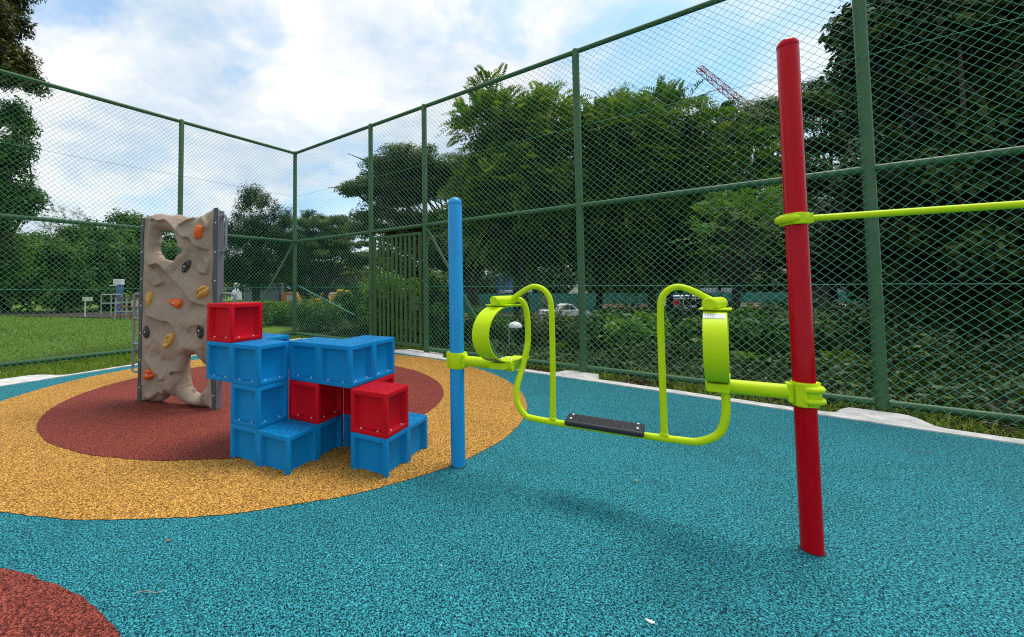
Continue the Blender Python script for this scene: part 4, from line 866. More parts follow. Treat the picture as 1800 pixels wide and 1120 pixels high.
# ---- frond trees beyond the right fence
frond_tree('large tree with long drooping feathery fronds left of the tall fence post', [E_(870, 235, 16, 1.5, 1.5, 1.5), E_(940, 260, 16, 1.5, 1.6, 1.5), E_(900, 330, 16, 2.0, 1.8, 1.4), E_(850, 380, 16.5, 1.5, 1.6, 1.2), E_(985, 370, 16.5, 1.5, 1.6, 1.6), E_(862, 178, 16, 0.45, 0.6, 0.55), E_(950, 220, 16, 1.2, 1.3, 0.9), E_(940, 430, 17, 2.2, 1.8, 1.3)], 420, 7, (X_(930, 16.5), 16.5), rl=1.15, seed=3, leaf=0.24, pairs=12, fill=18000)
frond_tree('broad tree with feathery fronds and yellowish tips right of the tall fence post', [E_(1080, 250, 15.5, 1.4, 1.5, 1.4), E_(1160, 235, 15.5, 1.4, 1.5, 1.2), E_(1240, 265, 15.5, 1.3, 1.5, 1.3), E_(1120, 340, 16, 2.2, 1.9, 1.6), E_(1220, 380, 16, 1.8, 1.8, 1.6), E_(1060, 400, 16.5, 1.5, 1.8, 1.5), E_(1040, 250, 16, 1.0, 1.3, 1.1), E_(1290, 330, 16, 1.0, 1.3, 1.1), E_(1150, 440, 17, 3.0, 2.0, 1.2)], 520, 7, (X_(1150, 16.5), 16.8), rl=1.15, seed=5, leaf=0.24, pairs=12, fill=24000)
frond_tree('low young tree with long bright fronds in front of the dark trees', [E_(1290, 400, 11, 0.8, 0.8, 0.8), E_(1330, 350, 11, 0.35, 0.4, 0.4)], 26, 6, (X_(1280, 11.5), 11.5), lm='fresh', rl=0.7, seed=6, r0=0.05, leaf=0.17, pairs=7)
# drooping bright sprays at the top
tree('pale green tree with hanging narrow leaves above the frond trees', [E_(1100, 185, 19, 1.0, 1.0, 0.7), E_(1160, 200, 19, 0.9, 1.0, 0.8)], 60, 0.42, 5200, 0.26, 'fresh', (X_(1130, 19), 19), 0.1, hue=0.4, aspect=0.16, droop=1.6)
# ---- big dark broad-leaved tree on the right
tree('huge dark broad-leaved tree filling the right side behind the fence', [E_(1730, 40, 9.5, 1.9, 2.2, 1.5), E_(1570, 50, 9.8, 1.0, 1.2, 1.1), E_(1610, -20, 9.8, 1.2, 1.3, 1.0), E_(1590, 120, 9.8, 1.0, 1.2, 1.1), E_(1850, 200, 9, 2.2, 2.2, 2.4), E_(1680, 300, 9.8, 1.6, 1.6, 1.5), E_(1850, 460, 9, 2.0, 1.8, 2.0), E_(1700, 440, 9.6, 1.4, 1.5, 1.0), E_(1540, 60, 10, 0.6, 0.9, 0.8), E_(1900, 0, 10, 2.4, 2.2, 2), E_(1650, 190, 10.5, 1.6, 1.6, 1.6), E_(1780, 320, 10.5, 1.8, 1.6, 1.6)], 470, 0.42, 80000, 0.19, 'dark', (X_(1760, 9.5), 10.0), 0.28, DBARK, hue=0.45, aspect=0.62, ntips=22)
tree('dark tree behind the big tree with its lower leaves over the ground', [E_(1620, 330, 14, 2.2, 2.4, 3.2), E_(1780, 420, 14, 3.0, 2.4, 3.4), E_(1960, 420, 14, 3.0, 2.4, 3.2), E_(1540, 430, 15, 1.8, 1.8, 1.6), E_(1480, 430, 16, 1.6, 1.6, 1.2), E_(1620, 500, 14.5, 2.2, 1.8, 1.0), E_(1760, 530, 14, 2.4, 1.8, 1.0)], 460, 0.65, 64000, 0.20, 'dark', (X_(1700, 14.5), 14.8), 0.25, DBARK, hue=0.4, aspect=0.6)
# ---- mixed crowns under and behind the frond trees
G2 = 'understorey trees beyond the right fence'
und = [('shaded understorey tree left of the feathery trees behind the blue post', 800, 455, 24, 2.2, 1.2), ('shaded understorey tree behind the left swing handle', 900, 440, 21, 2.4, 1.6),
       ('shaded understorey tree directly behind the tall middle fence post', 1030, 430, 22, 2.4, 1.9), ('shaded understorey tree above the minibus', 1160, 440, 22, 2.6, 1.6), ('shaded understorey tree left of the red post', 1290, 440, 20, 2.4, 1.7), ('shaded understorey tree right of the red post', 1440, 440, 19, 2.4, 1.8)]
for lab, px, py, Y, rx, rz in und:
    py -= 14
    tree(lab, [E_(px, py, Y, rx, rx, rz), E_(px+30, py-40, Y+1, rx*.8, rx*.8, rz), E_(px+10, py+12, Y-0.5, rx*1.05, rx*.8, rz*0.5)], 230, 0.55, 26000, 0.18, 'dark', (X_(px+10, Y+.3), Y+.3), 0.16, DBARK, group=G2, hue=0.5, aspect=0.5)
# far wood behind the works site
ells = []
for k in range(26):
    px = 700+k*46+rng.uniform(-12, 12); ells.append(E_(px, 430+rng.uniform(-30, 20), 78+rng.uniform(-4, 6), 5.5, 4, 6.5+rng.uniform(-1, 2))); ells.append(E_(px+20, 492, 76, 5.5, 3, 2.6))
for k in range(20):
    px = -140+k*43; ells.append(E_(px, 475+rng.uniform(-14, 8), 84+rng.uniform(-6, 8), 5, 4, 4.0)); ells.append(E_(px+20, 505, 80, 5, 3, 2.2))
me, _ = crown_mesh('distant_wood', ells, 1500, 1.8, 150000, 0.62, LM['dark'], aspect=0.6, hue=0.6); o = link('distant_wood', me)
tag(o, 'continuous mass of dark trees far behind the works fence', 'wood', kind='stuff')
G3 = 'rounded trees beyond the works site'
for lab, px, py, r_ in (('round bright tree behind the excavator, left one', 585, 490, 1.9), ('round bright tree right of the gap beside the gate', 630, 487, 2.1)):
    tree(lab, [E_(px, py, 66, r_, r_, r_*0.9)], 50, 0.8, 6000, 0.3, 'olive', (X_(px, 66), 66), 0.2, group=G3, hue=0.6)

# ---- hedge and shrubs
def hedge(name, label, p0, p1, wd, h, n, ls, lm, cat='hedge', top=None):
    p0 = np.array(p0); p1 = np.array(p1); t_ = rng.random(n); d = p1-p0; l_ = np.linalg.norm(d); nn_ = np.array([-d[1], d[0]])/l_
    u = rng.uniform(-1, 1, n); v = rng.random(n)
    sh = rng.random(n); h = h*(0.84+0.16*np.sin(t_*l_*1.9+h*5)*np.sin(t_*l_*0.73+1)+0.05*np.sin(t_*l_*6.1)); u = np.where(sh < 0.45, np.sign(u)*(0.86+0.14*rng.random(n)), u); v = np.where((sh > 0.45) & (sh < 0.9), 0.90+0.12*rng.random(n), v)
    P_ = p0[None]+d[None]*t_[:, None]+nn_[None]*(u*wd/2)[:, None]; gz_ = ground_z(P_[:, 0], P_[:, 1]); hh_ = (top[0]*(1-t_)+top[1]*t_+0.03*np.sin(t_*l_*2)-gz_) if top else h; z = gz_ + v*hh_
    c = np.concatenate([P_, z[:, None]], 1); nr = rng.normal(size=(n, 3))*0.7+np.stack([nn_[0]*u, nn_[1]*u, v*1.2], 1)
    V, F_ = leaves(c, nr, ls*(0.6+0.8*rng.random(n)), 0.6); o = link(name, npmesh(name, V, F_, LM[lm], np.clip(0.75*np.clip(v, 0, 1)**9+rng.random(n)*0.35, 0, 1))); tag(o, label, cat); return o  # sunlit top and shaded sides painted in: leaf colour lightens sharply towards the top
a_ = at(850, 557, 20); b_ = at(1260, 567, 18.5)
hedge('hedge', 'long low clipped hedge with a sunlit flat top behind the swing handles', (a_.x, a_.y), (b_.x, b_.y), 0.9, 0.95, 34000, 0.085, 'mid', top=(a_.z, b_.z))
c_ = at(1700, 548, 17)
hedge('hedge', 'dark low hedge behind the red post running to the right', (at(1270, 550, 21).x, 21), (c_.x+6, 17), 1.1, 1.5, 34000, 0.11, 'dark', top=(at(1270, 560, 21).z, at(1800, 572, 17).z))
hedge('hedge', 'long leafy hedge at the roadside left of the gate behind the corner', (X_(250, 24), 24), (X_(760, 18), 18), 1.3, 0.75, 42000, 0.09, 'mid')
def shrub(label, px, Y, rx, h, lm, nl, ls, asp=0.5, group=None, nb=26, name='shrub', dy=0.0, hue=0.5):
    x = X_(px, Y); z0 = gz(x, Y); t_ = thing(name, label, 'shrub', (x, Y, z0), group)
    me, B_ = crown_mesh('foliage', [((x, Y, z0+h*0.5), (rx, rx*0.8, h*0.5))], nb, rx*0.34, nl, ls, LM[lm], aspect=asp, hue=hue); link('foliage', me, t_)
    rs = random.Random(int(px)); mb = MB()
    for k in range(7):
        tp = Vector(tuple(B_[rs.randrange(len(B_))])); b0 = Vector((x+rs.uniform(-.1, .1), Y+rs.uniform(-.1, .1), z0-0.05))
        mb.tube([b0, b0.lerp(tp, 0.5)+Vector((rs.uniform(-.08, .08), 0, 0.05)), tp], [0.016, 0.011, 0.004], 5)
    mb.build('stems', BARK, t_, True); return t_
G4 = 'shrubs right behind the fence'
for lab, px, Y, rx, h, lm, nl, ls in (
  ('leafy shrub behind the fence left of the gate', 560, 13.6, 1.0, 1.0, 'mid', 5200, 0.085), ('leafy bush pressed against the fence beside the gate hinges', 630, 12.0, 0.8, 1.5, 'mid', 5200, 0.085),
  ('low ground shrub behind the fence corner', 490, 15.4, 1.1, 0.8, 'mid', 4200, 0.09), ('fresh green shrub with large leaves behind the gate bars', 690, 11.2, 0.95, 1.9, 'fresh', 7000, 0.10),
  ('tall fresh shrub with glossy leaves between the gate and the blue post', 772, 9.9, 0.62, 1.95, 'mid', 7000, 0.085), ('leafy shrub behind the blue post', 822, 9.7, 0.6, 0.95, 'mid', 3600, 0.085),
  ('low leafy shrub behind the ring of the left swing spring', 885, 9.9, 0.7, 0.62, 'mid', 3800, 0.09), ('low olive shrub behind the left handle of the swing', 955, 9.6, 0.8, 0.85, 'olive', 4200, 0.085),
  ('low shrub with tangled leaves behind the middle fence post', 1045, 9.2, 0.75, 0.75, 'mid', 3600, 0.11), ('low broad shrub behind the swing between its two handles', 1110, 8.8, 0.7, 0.8, 'fresh', 3000, 0.12),
  ('leafy shrub behind the right swing spring', 1245, 8.2, 0.8, 0.80, 'mid', 3800, 0.12), ('leafy shrub behind the fence between the swing spring and the red post', 1330, 8.1, 0.85, 0.85, 'mid', 3800, 0.13),
  ('dark shrub behind the red post', 1400, 8.4, 0.9, 0.9, 'dark', 3600, 0.10), ('dark low shrub at the foot of the right fence panel', 1640, 7.3, 0.9, 0.55, 'dark', 3200, 0.09), ('dark low shrub at the right edge behind the fence', 1790, 6.9, 0.9, 0.6, 'dark', 3200, 0.09)):
    shrub(lab, px, Y, rx, h, lm, nl, ls, group=G4)
G5 = 'fern-like plants behind the right fence'
for lab, px, Y, h, lm in (('fern-like plant behind the left handle of the swing', 985, 8.9, 0.55, 'frond'), ('fern-like plant behind the bar between the swing handles', 1100, 8.2, 0.5, 'fresh'), ('fern-like plant just left of the right swing handle', 1150, 8.6, 0.65, 'frond'),
                          ('fern-like plant behind the arm beside the red post', 1300, 7.4, 0.55, 'fresh'), ('fern-like plant right behind the red post foot', 1460, 6.9, 0.65, 'frond'), ('fern-like plant left of the right fence post', 1500, 7.4, 0.6, 'frond')):
    x = X_(px, Y); z0 = gz(x, Y); n = 26; t_ = thing('fern', lab, 'fern', (x, Y, z0), G5)
    d = unit(rng.normal(size=(n, 3))*np.array([1, 1, 0.3])+np.array([0, 0, 0.8])); l_ = h*(0.7+0.5*rng.random(n)); side = unit(np.cross(d, [0, 0, 1.0])); nr = np.cross(side, d); Vs = []; Rn = []
    for j in range(12):
        f = (j+1)/12; p = np.array([x, Y, z0])+d*(l_*f)[:, None]+np.array([0, 0, -0.5])*(l_*f**2)[:, None]; ll = 0.13*math.sin(math.pi*(0.1+0.85*f))
        for sg in (-1, 1):
            al = unit(side*sg+d*0.35+np.array([0, 0, -0.2])); V, _ = leaves(p+al*ll*0.5, nr, ll, 0.22, 0.1, al); Vs.append(V); Rn.append(rng.random(n)*0.7+0.15)
    V = np.concatenate(Vs); link('fronds', npmesh('fronds', V, np.arange(len(V)).reshape(-1, 4), LM[lm], np.concatenate(Rn)), t_)
# ---- grass blades
def blades(name, label, P_, h, wd, lm='grass'):
    n = len(P_); z = ground_z(P_[:, 0], P_[:, 1]); b0 = np.concatenate([P_, z[:, None]-0.01], 1); a = rng.random(n)*6.283; hh = h*(0.5+0.8*rng.random(n))
    s = np.stack([np.cos(a), np.sin(a), 0*a], 1)*(wd*(0.6+0.8*rng.random(n)))[:, None]; ln = rng.normal(size=(n, 3))*np.array([1, 1, 0])*0.35
    mid = b0+(np.array([0, 0, 0.62])+ln*0.5)*hh[:, None]; tip = b0+(np.array([0, 0, 0.85])+ln*1.6)*hh[:, None]
    V = np.stack([b0-s/2, b0+s/2, mid+s*0.35, mid-s*0.35, tip], 1).reshape(-1, 3); i = np.arange(n)*5
    F_ = np.concatenate([np.stack([i, i+1, i+2, i+3], 1), np.stack([i+3, i+2, i+4, i+4], 1)]); F1 = np.stack([i, i+1, i+2, i+3], 1)
    V2 = np.concatenate([V, V.reshape(n, 5, 3)[:, 4]+s*0.02]); F2 = np.stack([i+3, i+2, 5*n+np.arange(n), i+4], 1)
    r_ = rng.random(n); o = link(name, npmesh(name, V2, np.concatenate([F1, F2]), LM[lm], np.concatenate([r_, r_]))); tag(o, label, 'grass', kind='stuff'); return o
def strip(n, a, d, out_, s0, s1, w0, w1, pw=1.0):
    s = rng.uniform(s0, s1, n); w_ = w0+(w1-w0)*rng.random(n)**pw; return a[None]+d[None]*s[:, None]+out_[None]*w_[:, None]
Pl = strip(60000, KC, KL, nL, -0.5, 8.2, 0.10, 3.2, 1.3); slab = np.abs((Pl-KC)@KL-5.9) < 0.68; wl_ = (Pl-KC)@nL; Pl = Pl[~(slab & (wl_ < 0.62))]
blades('lawn_grass', 'long green grass on the strip between the left kerb and the fence', Pl, 0.085, 0.009)
t_ = rng.random(60000)**0.8; dd_ = 6+t_*20; aa_ = rng.uniform(-1.05, -0.40, 60000)
Pf = np.stack([dd_*aa_*1.0, dd_], 1); q_ = (Pf-C0)@DR; Pf = Pf[(q_ < -0.4)]
blades('lawn_grass', 'mown lawn of short green grass beyond the left fence', Pf, 0.07, 0.016)
s = rng.uniform(0.3, 15, 16000); w_ = 0.20+rng.random(16000)**1.2*1.3; Pr = KC[None]+KR[None]*s[:, None]+nR[None]*w_[:, None]
bw = sum(bh*np.exp(-((s-b0)/bw_)**8) for b0, bw_, bh in bumpsR); Pr = Pr[(w_ > 0.19+bw)]
cl_ = np.sin(Pr[:, 0]*5)+np.sin(Pr[:, 1]*7+1); Pr = Pr[cl_+rng.normal(size=len(Pr))*0.6 > -0.6]
blades('verge_grass', 'ragged grass and weeds between the right kerb and the fence', Pr, 0.12, 0.009)
n = 9000; s = rng.uniform(0, 15, n); w_ = rng.uniform(0.25, 2.2, n); Pd = KC[None]+KR[None]*s[:, None]+nR[None]*w_[:, None]; c = np.concatenate([Pd, (ground_z(Pd[:, 0], Pd[:, 1])+0.02)[:, None]], 1)
bw = sum(bh*np.exp(-((s-b0)/bw_)**8) for b0, bw_, bh in bumpsR); c = c[w_ > 0.22+bw]
V, F_ = leaves(c, rng.normal(size=(len(c), 3))*0.4+np.array([0, 0, 1]), 0.05*(0.5+rng.random(len(c))), 0.5)
LITT = leafmat('leaf_litter', [(0.03, 0.02, 0.01), (0.09, 0.05, 0.02), (0.16, 0.09, 0.04), (0.05, 0.08, 0.02)], 0.05)
o = link('leaf_litter', npmesh('leaf_litter', V, F_, LITT, rng.random(len(c)))); tag(o, 'brown fallen leaves scattered on the soil behind the right fence', 'leaf litter', kind='stuff')
# fallen scraps on the rubber
for lab, px, py, colr, l_ in (('small white petal lying on the teal floor near the bottom edge', 1143, 1095, (0.75, 0.74, 0.70), 0.034), ('tiny reddish dry leaf on the teal floor below the yellow circle', 295, 952, (0.35, 0.08, 0.03), 0.03),
                              ('tiny pale speck of petal on the teal floor left of centre', 776, 996, (0.8, 0.8, 0.78), 0.012), ('tiny yellow leaf scrap on the teal floor right of the swing shadow', 1119, 846, (0.55, 0.45, 0.2), 0.018)):
    d = at(px, py, 1) - Vector((0, 0, EYE)); t = -EYE/d.z; p = Vector((0, 0, EYE))+d*t; mb = MB(); n_ = 10; top = []; 
    ang = random.uniform(0.6, 1.0)*-1
    for i in range(n_):
        a = 2*math.pi*i/n_; x_ = math.cos(a)*l_*0.5; y_ = math.sin(a)*l_*0.24*(1+0.3*math.cos(a)); top.append((p.x+x_*math.cos(ang)-y_*math.sin(ang), p.y+x_*math.sin(ang)+y_*math.cos(ang), 0.006+l_*0.12*math.cos(a)**2+0.1*abs(y_)))
    ctr = (p.x, p.y, 0.011+l_*0.05); mb.add(top+[ctr], [(i, (i+1) % n_, n_) for i in range(n_)])
    mb.add([(v[0], v[1], v[2]-0.004) for v in top+[ctr]], [((i+1) % n_, i, n_) for i in range(n_)])
    k_ = 'petal' if 'petal' in lab else 'leaf'
    o = mb.build(k_, mat('scrap', colr, 0.7), None, True); tag(o, lab, k_)

hedge('hedge', 'dark roadside hedge in front of the minibus and the site hoarding', (X_(1052, 43.5), 43.5), (X_(1640, 40.5), 40.5), 1.2, 1.35, 40000, 0.16, 'dark')

ells = [E_(-160+k*38, 503+rng.uniform(-6, 4), 73+rng.uniform(-1, 2), 3.4, 1.6, 2.6) for k in range(56)]
me, _ = crown_mesh('distant_bushes', ells, 700, 1.3, 90000, 0.5, LM['dark'], aspect=0.6, hue=0.5); o = link('distant_bushes', me)
tag(o, 'continuous dark belt of bushes along the far side of the works site', 'bushes', kind='stuff')
G8 = 'dark bushes under the big tree'
for lab, px, Y, rx, h in (('dark bush under the big tree right behind the right fence post', 1560, 10.5, 1.3, 1.0), ('dark bush under the big tree in the middle of the right fence panel', 1680, 10.0, 1.3, 1.1), ('dark bush under the big tree at the right edge', 1800, 9.6, 1.3, 1.1), ('dark bush under the trees between the red post and right fence post', 1480, 11.5, 1.3, 1.1), ('dark bush under the trees behind the right swing spring', 1260, 12.5, 1.4, 1.0), ('dark bush under the trees behind the middle of the swing', 1120, 12.5, 1.4, 0.9), ('dark bush under the trees left of the red post', 1370, 12.0, 1.4, 1.1), ('dark bush beyond the right edge of the big tree trunk', 1900, 9.2, 1.3, 1.2)):
    shrub(lab, px, Y, rx, h, 'dark', 6500, 0.12, group=G8, nb=40)

# low ground cover over the soil behind the right fence
n = 46000; s = rng.uniform(-0.5, 15.5, n); w_ = 0.85+rng.random(n)**1.3*6.5; Pd = KC[None]+KR[None]*s[:, None]+nR[None]*w_[:, None]
hh_ = (0.10+0.22*(0.5+0.5*np.sin(Pd[:, 0]*2.1+Pd[:, 1]*1.3))*(0.5+0.5*np.sin(Pd[:, 1]*3.3-Pd[:, 0])))*np.clip((w_-0.8)*2, 0.2, 1.3)
c = np.concatenate([Pd, (ground_z(Pd[:, 0], Pd[:, 1])+hh_*rng.random(n)**0.6)[:, None]], 1)
V, F_ = leaves(c, rng.normal(size=(n, 3))*0.6+np.array([0, 0, 0.9]), 0.085*(0.5+rng.random(n)), 0.5)
o = link('ground_cover', npmesh('ground_cover', V, F_, LM['dark'], np.clip(rng.random(n)*0.8+0.1, 0, 1))); tag(o, 'low dark leafy ground cover on the soil behind the right fence', 'ground cover', kind='stuff')
# twigs and specks on the rubber
for lab, px, py, l_, a_, colr in (('short dark twig on the teal floor below the blue post', 770, 903, 0.05, -0.5, (0.10, 0.05, 0.04)), ('long thin pale twig on the teal floor near the lower red circle', 262, 1046, 0.13, 0.1, (0.35, 0.30, 0.26)),
        ('thin reddish twig on the teal floor near the right kerb', 1615, 796, 0.16, -0.35, (0.22, 0.07, 0.05)), ('small brown twig on the dark red circle in front of the rock wall', 350, 733, 0.12, 0.9, (0.30, 0.17, 0.12)), ('tiny brown twig on the teal floor below the swing', 1254, 991, 0.03, 0.8, (0.2, 0.09, 0.06))):
    d = at(px, py, 1)-Vector((0, 0, EYE)); tt = -EYE/d.z; p = Vector((0, 0, EYE))+d*tt; q = Vector((math.cos(a_), math.sin(a_), 0))*l_*0.5; nn_ = Vector((-math.sin(a_), math.cos(a_), 0))*l_*0.08; zz = Vector((0, 0, 0.0125))
    mb = MB(); mb.tube(smoothcurve([p-q+zz, p-q*0.3+nn_+zz, p+q*0.4-nn_*0.5+zz, p+q+zz], 4), 0.0016, 6); o = mb.build('twig', mat('twig', colr, 0.8), None, True); tag(o, lab, 'twig')

# ------------------------------------------------------------------ road, works site and vehicles, 45-65 m away
ASPH = mat('asphalt', (0.055, 0.055, 0.055), 0.9, var=0.2); HOARD = mat('green_hoarding', (0.02, 0.155, 0.115), 0.5, var=0.15, vscale=1)
ORB = mat('orange_barrier', (0.55, 0.19, 0.11), 0.5, var=0.15); WHB = mat('white_paint', (0.72, 0.73, 0.74), 0.35, var=0.08, vscale=2); GLS = mat('dark_glass', (0.012, 0.014, 0.017), 0.08, spec=0.8)
TYRE = mat('tyre', (0.02, 0.02, 0.02), 0.8); YPL = mat('yellow_plant_paint', (0.75, 0.42, 0.02), 0.45, var=0.1); BLC = mat('blue_cladding', (0.03, 0.08, 0.20), 0.5, var=0.1); BLP = mat('blue_car_paint', (0.02, 0.07, 0.33), 0.3); REDC = mat('red_decal', (0.5, 0.01, 0.02), 0.4)
GRL = -2.43
mb = MB(); mb.add([(-60, 43, GRL+0.02), (70, 41, GRL+0.02), (70, 52, GRL+0.02), (-60, 54, GRL+0.02)], [(0, 1, 2, 3)]); tag(mb.build('road', ASPH), kind='structure')
def panelrun(name, label, x0, x1, Y, h, m, cat, posts=True, z0=None, th=0.06, lip=False):
    z0 = gz((x0+x1)/2, Y) if z0 is None else z0; t_ = thing(name, label, cat, ((x0+x1)/2, Y, z0)); n_ = max(1, int((x1-x0)/2.4)); st = (x1-x0)/n_
    mb = MB(); k = 0; x = x0
    # ribbed sheet: trapezoid corrugation
    vs = []; fs = []; c_ = 0
    while x <= x1+1e-6:
        for dx_, dy_ in ((0, 0), (0.10, 0), (0.14, -0.04), (0.24, -0.04), (0.28, 0)):
            if x+dx_ <= x1+1e-3: vs += [(x+dx_, Y+dy_, z0), (x+dx_, Y+dy_, z0+h)]; c_ += 1
        x += 0.32
    fs = [(2*i, 2*i+2, 2*i+3, 2*i+1) for i in range(c_-1)]; mb.add(vs, fs); sh = mb.build('sheet', m, t_)
    so = sh.modifiers.new('thick', 'SOLIDIFY'); so.thickness = 0.01
    if posts:
        for i in range(n_+1): MB().box((x0+i*st, Y+0.07, z0+h/2), (0.07, 0.07, h+0.06)).build('post', GREEN, t_)
    MB().box(((x0+x1)/2, Y+0.05, z0+h-0.12), (x1-x0, 0.05, 0.08)).build('rail', GREEN, t_)
    return t_
HZ = lambda px: 501.9-0.0071*(px-701)
panelrun('site_hoarding', 'green ribbed site hoarding beyond the road behind the swing and red post', X_(960, 60), X_(1560, 60), 60, 2.55, HOARD, 'hoarding')
panelrun('site_hoarding', 'green ribbed site hoarding seen just right of the blue post', X_(755, 58), X_(950, 58), 58, 2.6, HOARD, 'hoarding')
panelrun('site_hoarding', 'green ribbed site hoarding in front of the white cabin left of the gate', X_(576, 56), X_(655, 56), 56, 1.5, HOARD, 'hoarding', z0=-2.4)
G6 = 'orange road barriers along the hoarding'
ROADHEDGE = 1
names = {1065: 'orange road barrier directly right of the white pickup', 1110: 'orange road barrier in the gap left of the minibus', 1132: 'orange road barrier just left of the minibus', 1300: 'orange road barrier just right of the right swing spring', 1325: 'orange road barrier midway between spring and red post', 1455: 'orange road barrier right of the red post', 1475: 'orange road barrier left of the right fence post', 600: 'orange road barrier below the hoarding left of the gate', 622: 'orange road barrier below the cabin hoarding nearer the gate', 790: 'orange road barrier seen beside the blue post', 1083: 'orange road barrier behind the gap between pickup and minibus'}
for px, lab in names.items():
    Y = 55; x = X_(px, Y); z0 = gz(x, Y); b_ = thing('road_barrier', lab, 'barrier', (x, Y, z0), G6); w_ = 1.5
    pr = [(-0.25, 0), (-0.25, 0.12), (-0.11, 0.5), (-0.08, 1.18), (0.08, 1.18), (0.11, 0.5), (0.25, 0.12), (0.25, 0)]
    vs = [(x+sx*w_/2, Y+a, z0+c) for sx in (-1, 1) for a, c in pr]; n_ = len(pr); MB().add(vs, [(i, (i+1) % n_, n_+(i+1) % n_, n_+i) for i in range(n_)]+[tuple(range(n_))[::-1], tuple(range(n_, 2*n_))]).build('barrier_body', ORB, b_, bevel=0.02)
    MB().box((x, Y-0.105, z0+0.85), (1.2, 0.01, 0.14)).build('reflector_strip', WHB, b_)
def loft(sections, m, name, parent, smooth=True, bevel=0.0):
    """closed skin through cross-sections given as lists of points"""
    n_ = len(sections[0]); mb = MB(); vs = [v for s in sections for v in s]; fs = [(k*n_+i, k*n_+(i+1) % n_, (k+1)*n_+(i+1) % n_, (k+1)*n_+i) for k in range(len(sections)-1) for i in range(n_)]
    fs += [tuple(range(n_))[::-1], tuple((len(sections)-1)*n_+i for i in range(n_))]; return mb.add(vs, fs).build(name, m, parent, smooth, bevel)
def side_profile(prof, W_, m, name, parent, O, bevel=0.03):
    vs = [(O.x+a, O.y+s*W_/2, O.z+c) for s in (-1, 1) for a, c in prof]; n_ = len(prof)
    return MB().add(vs, [(i, (i+1) % n_, n_+(i+1) % n_, n_+i) for i in range(n_)]+[tuple(range(n_))[::-1], tuple(range(n_, 2*n_))]).build(name, m, parent, bevel=bevel)
def wheel(O, x, yy, r_, parent):
    c = Vector((O.x+x, O.y+yy, O.z+r_)); sg = -1 if yy < 0 else 1
    w_ = MB().lathe(c, [(r_*0.6, -0.10), (r_*0.93, -0.11), (r_, -0.06), (r_, 0.06), (r_*0.93, 0.11), (r_*0.6, 0.10)], 24, (0, sg, 0)).build('wheel', TYRE, parent, True)
    MB().lathe(c+Vector((0, sg*0.09, 0)), [(r_*0.6, -0.02), (r_*0.58, 0.015), (r_*0.2, 0.03)], 16, (0, sg, 0)).build('rim', STEEL, w_, True)
# white pickup
O = Vector((X_(990, 46), 46, 0)); O.z = gz(O.x, O.y)+0.03
pk = thing('pickup_truck', 'white pickup truck parked on the road behind the left swing handle', 'pickup', tuple(O))
side_profile([(-2.5, 0.45), (-2.5, 1.0), (-0.55, 1.02), (-0.5, 1.02), (1.0, 1.05), (1.2, 1.04), (2.3, 0.92), (2.45, 0.75), (2.48, 0.45), (2.0, 0.36), (-2.3, 0.38)], 1.75, WHB, 'body', pk, O, 0.05)
side_profile([(-0.6, 1.0), (-0.45, 1.58), (-0.1, 1.68), (0.55, 1.66), (1.25, 1.04)], 1.55, WHB, 'cab', pk, O, 0.05)
side_profile([(-0.42, 1.08), (-0.34, 1.48), (0.0, 1.56), (0.50, 1.55), (1.02, 1.09)], 1.60, GLS, 'side_window', pk, O, 0.01)
MB().box(O+Vector((0.25, 0, 1.3)), (0.06, 1.61, 0.5)).build('door_pillar', WHB, pk)
MB().box(O+Vector((0.0, -0.885, 0.80)), (0.14, 0.02, 0.03)).build('door_handle', TYRE, pk)
for x in (-1.6, 1.55):
    for yy in (-0.82, 0.82): wheel(O, x, yy, 0.37, pk)
for yy in (-0.6, 0.6): MB().box(O+Vector((-2.52, yy*1.25, 0.85)), (0.05, 0.14, 0.28)).build('tail_lamp', REDC, pk); MB().box(O+Vector((2.44, yy, 0.72)), (0.08, 0.3, 0.14)).build('headlight', LBL, pk)
# minibus
O = Vector((X_(1208, 46), 46, 0)); O.z = gz(O.x, O.y)+0.02
vn = thing('minibus', 'white minibus with blue and red stripes beyond the right swing handle', 'minibus', tuple(O))
side_profile([(-2.6, 0.4), (-2.65, 1.3), (-2.58, 2.3), (-2.4, 2.5), (1.1, 2.5), (1.5, 2.38), (2.2, 1.35), (2.62, 1.1), (2.68, 0.45), (2.3, 0.35)], 1.85, WHB, 'body', vn, O, 0.07)
side_profile([(-2.45, 1.45), (-2.42, 2.12), (1.25, 2.12), (1.86, 1.45)], 1.90, GLS, 'window', vn, O, 0.02)
for x in (-1.2, 0.1, 0.95): MB().box(O+Vector((x, 0, 1.8)), (0.07, 1.915, 0.68)).build('window_pillar', WHB, vn)
MB().box(O+Vector((-1.95, -0.95, 1.78)), (0.75, 0.01, 0.5)).build('red_poster', REDC, vn)
MB().box(O+Vector((-2.0, -0.945, 0.95)), (1.1, 0.02, 0.75)).build('blue_panel', BLP, vn)
MB().box(O+Vector((-2.0, -0.945, 2.32)), (0.9, 0.02, 0.14)).build('blue_stripe', BLP, vn)
rs = random.Random(5); x = -1.2
while x < 1.0:
    w_ = rs.uniform(0.06, 0.16); MB().box(O+Vector((x, -0.945, 2.31+rs.uniform(-.02, .02))), (w_, 0.02, rs.uniform(0.08, 0.15))).build('letter', BLP, vn); x += w_+0.07
for x in (-1.7, 1.75):
    for yy in (-0.86, 0.86): wheel(O, x, yy, 0.36, vn)
for yy in (-0.6, 0.6): MB().box(O+Vector((2.62, yy, 0.85)), (0.1, 0.3, 0.2)).build('headlight', LBL, vn)
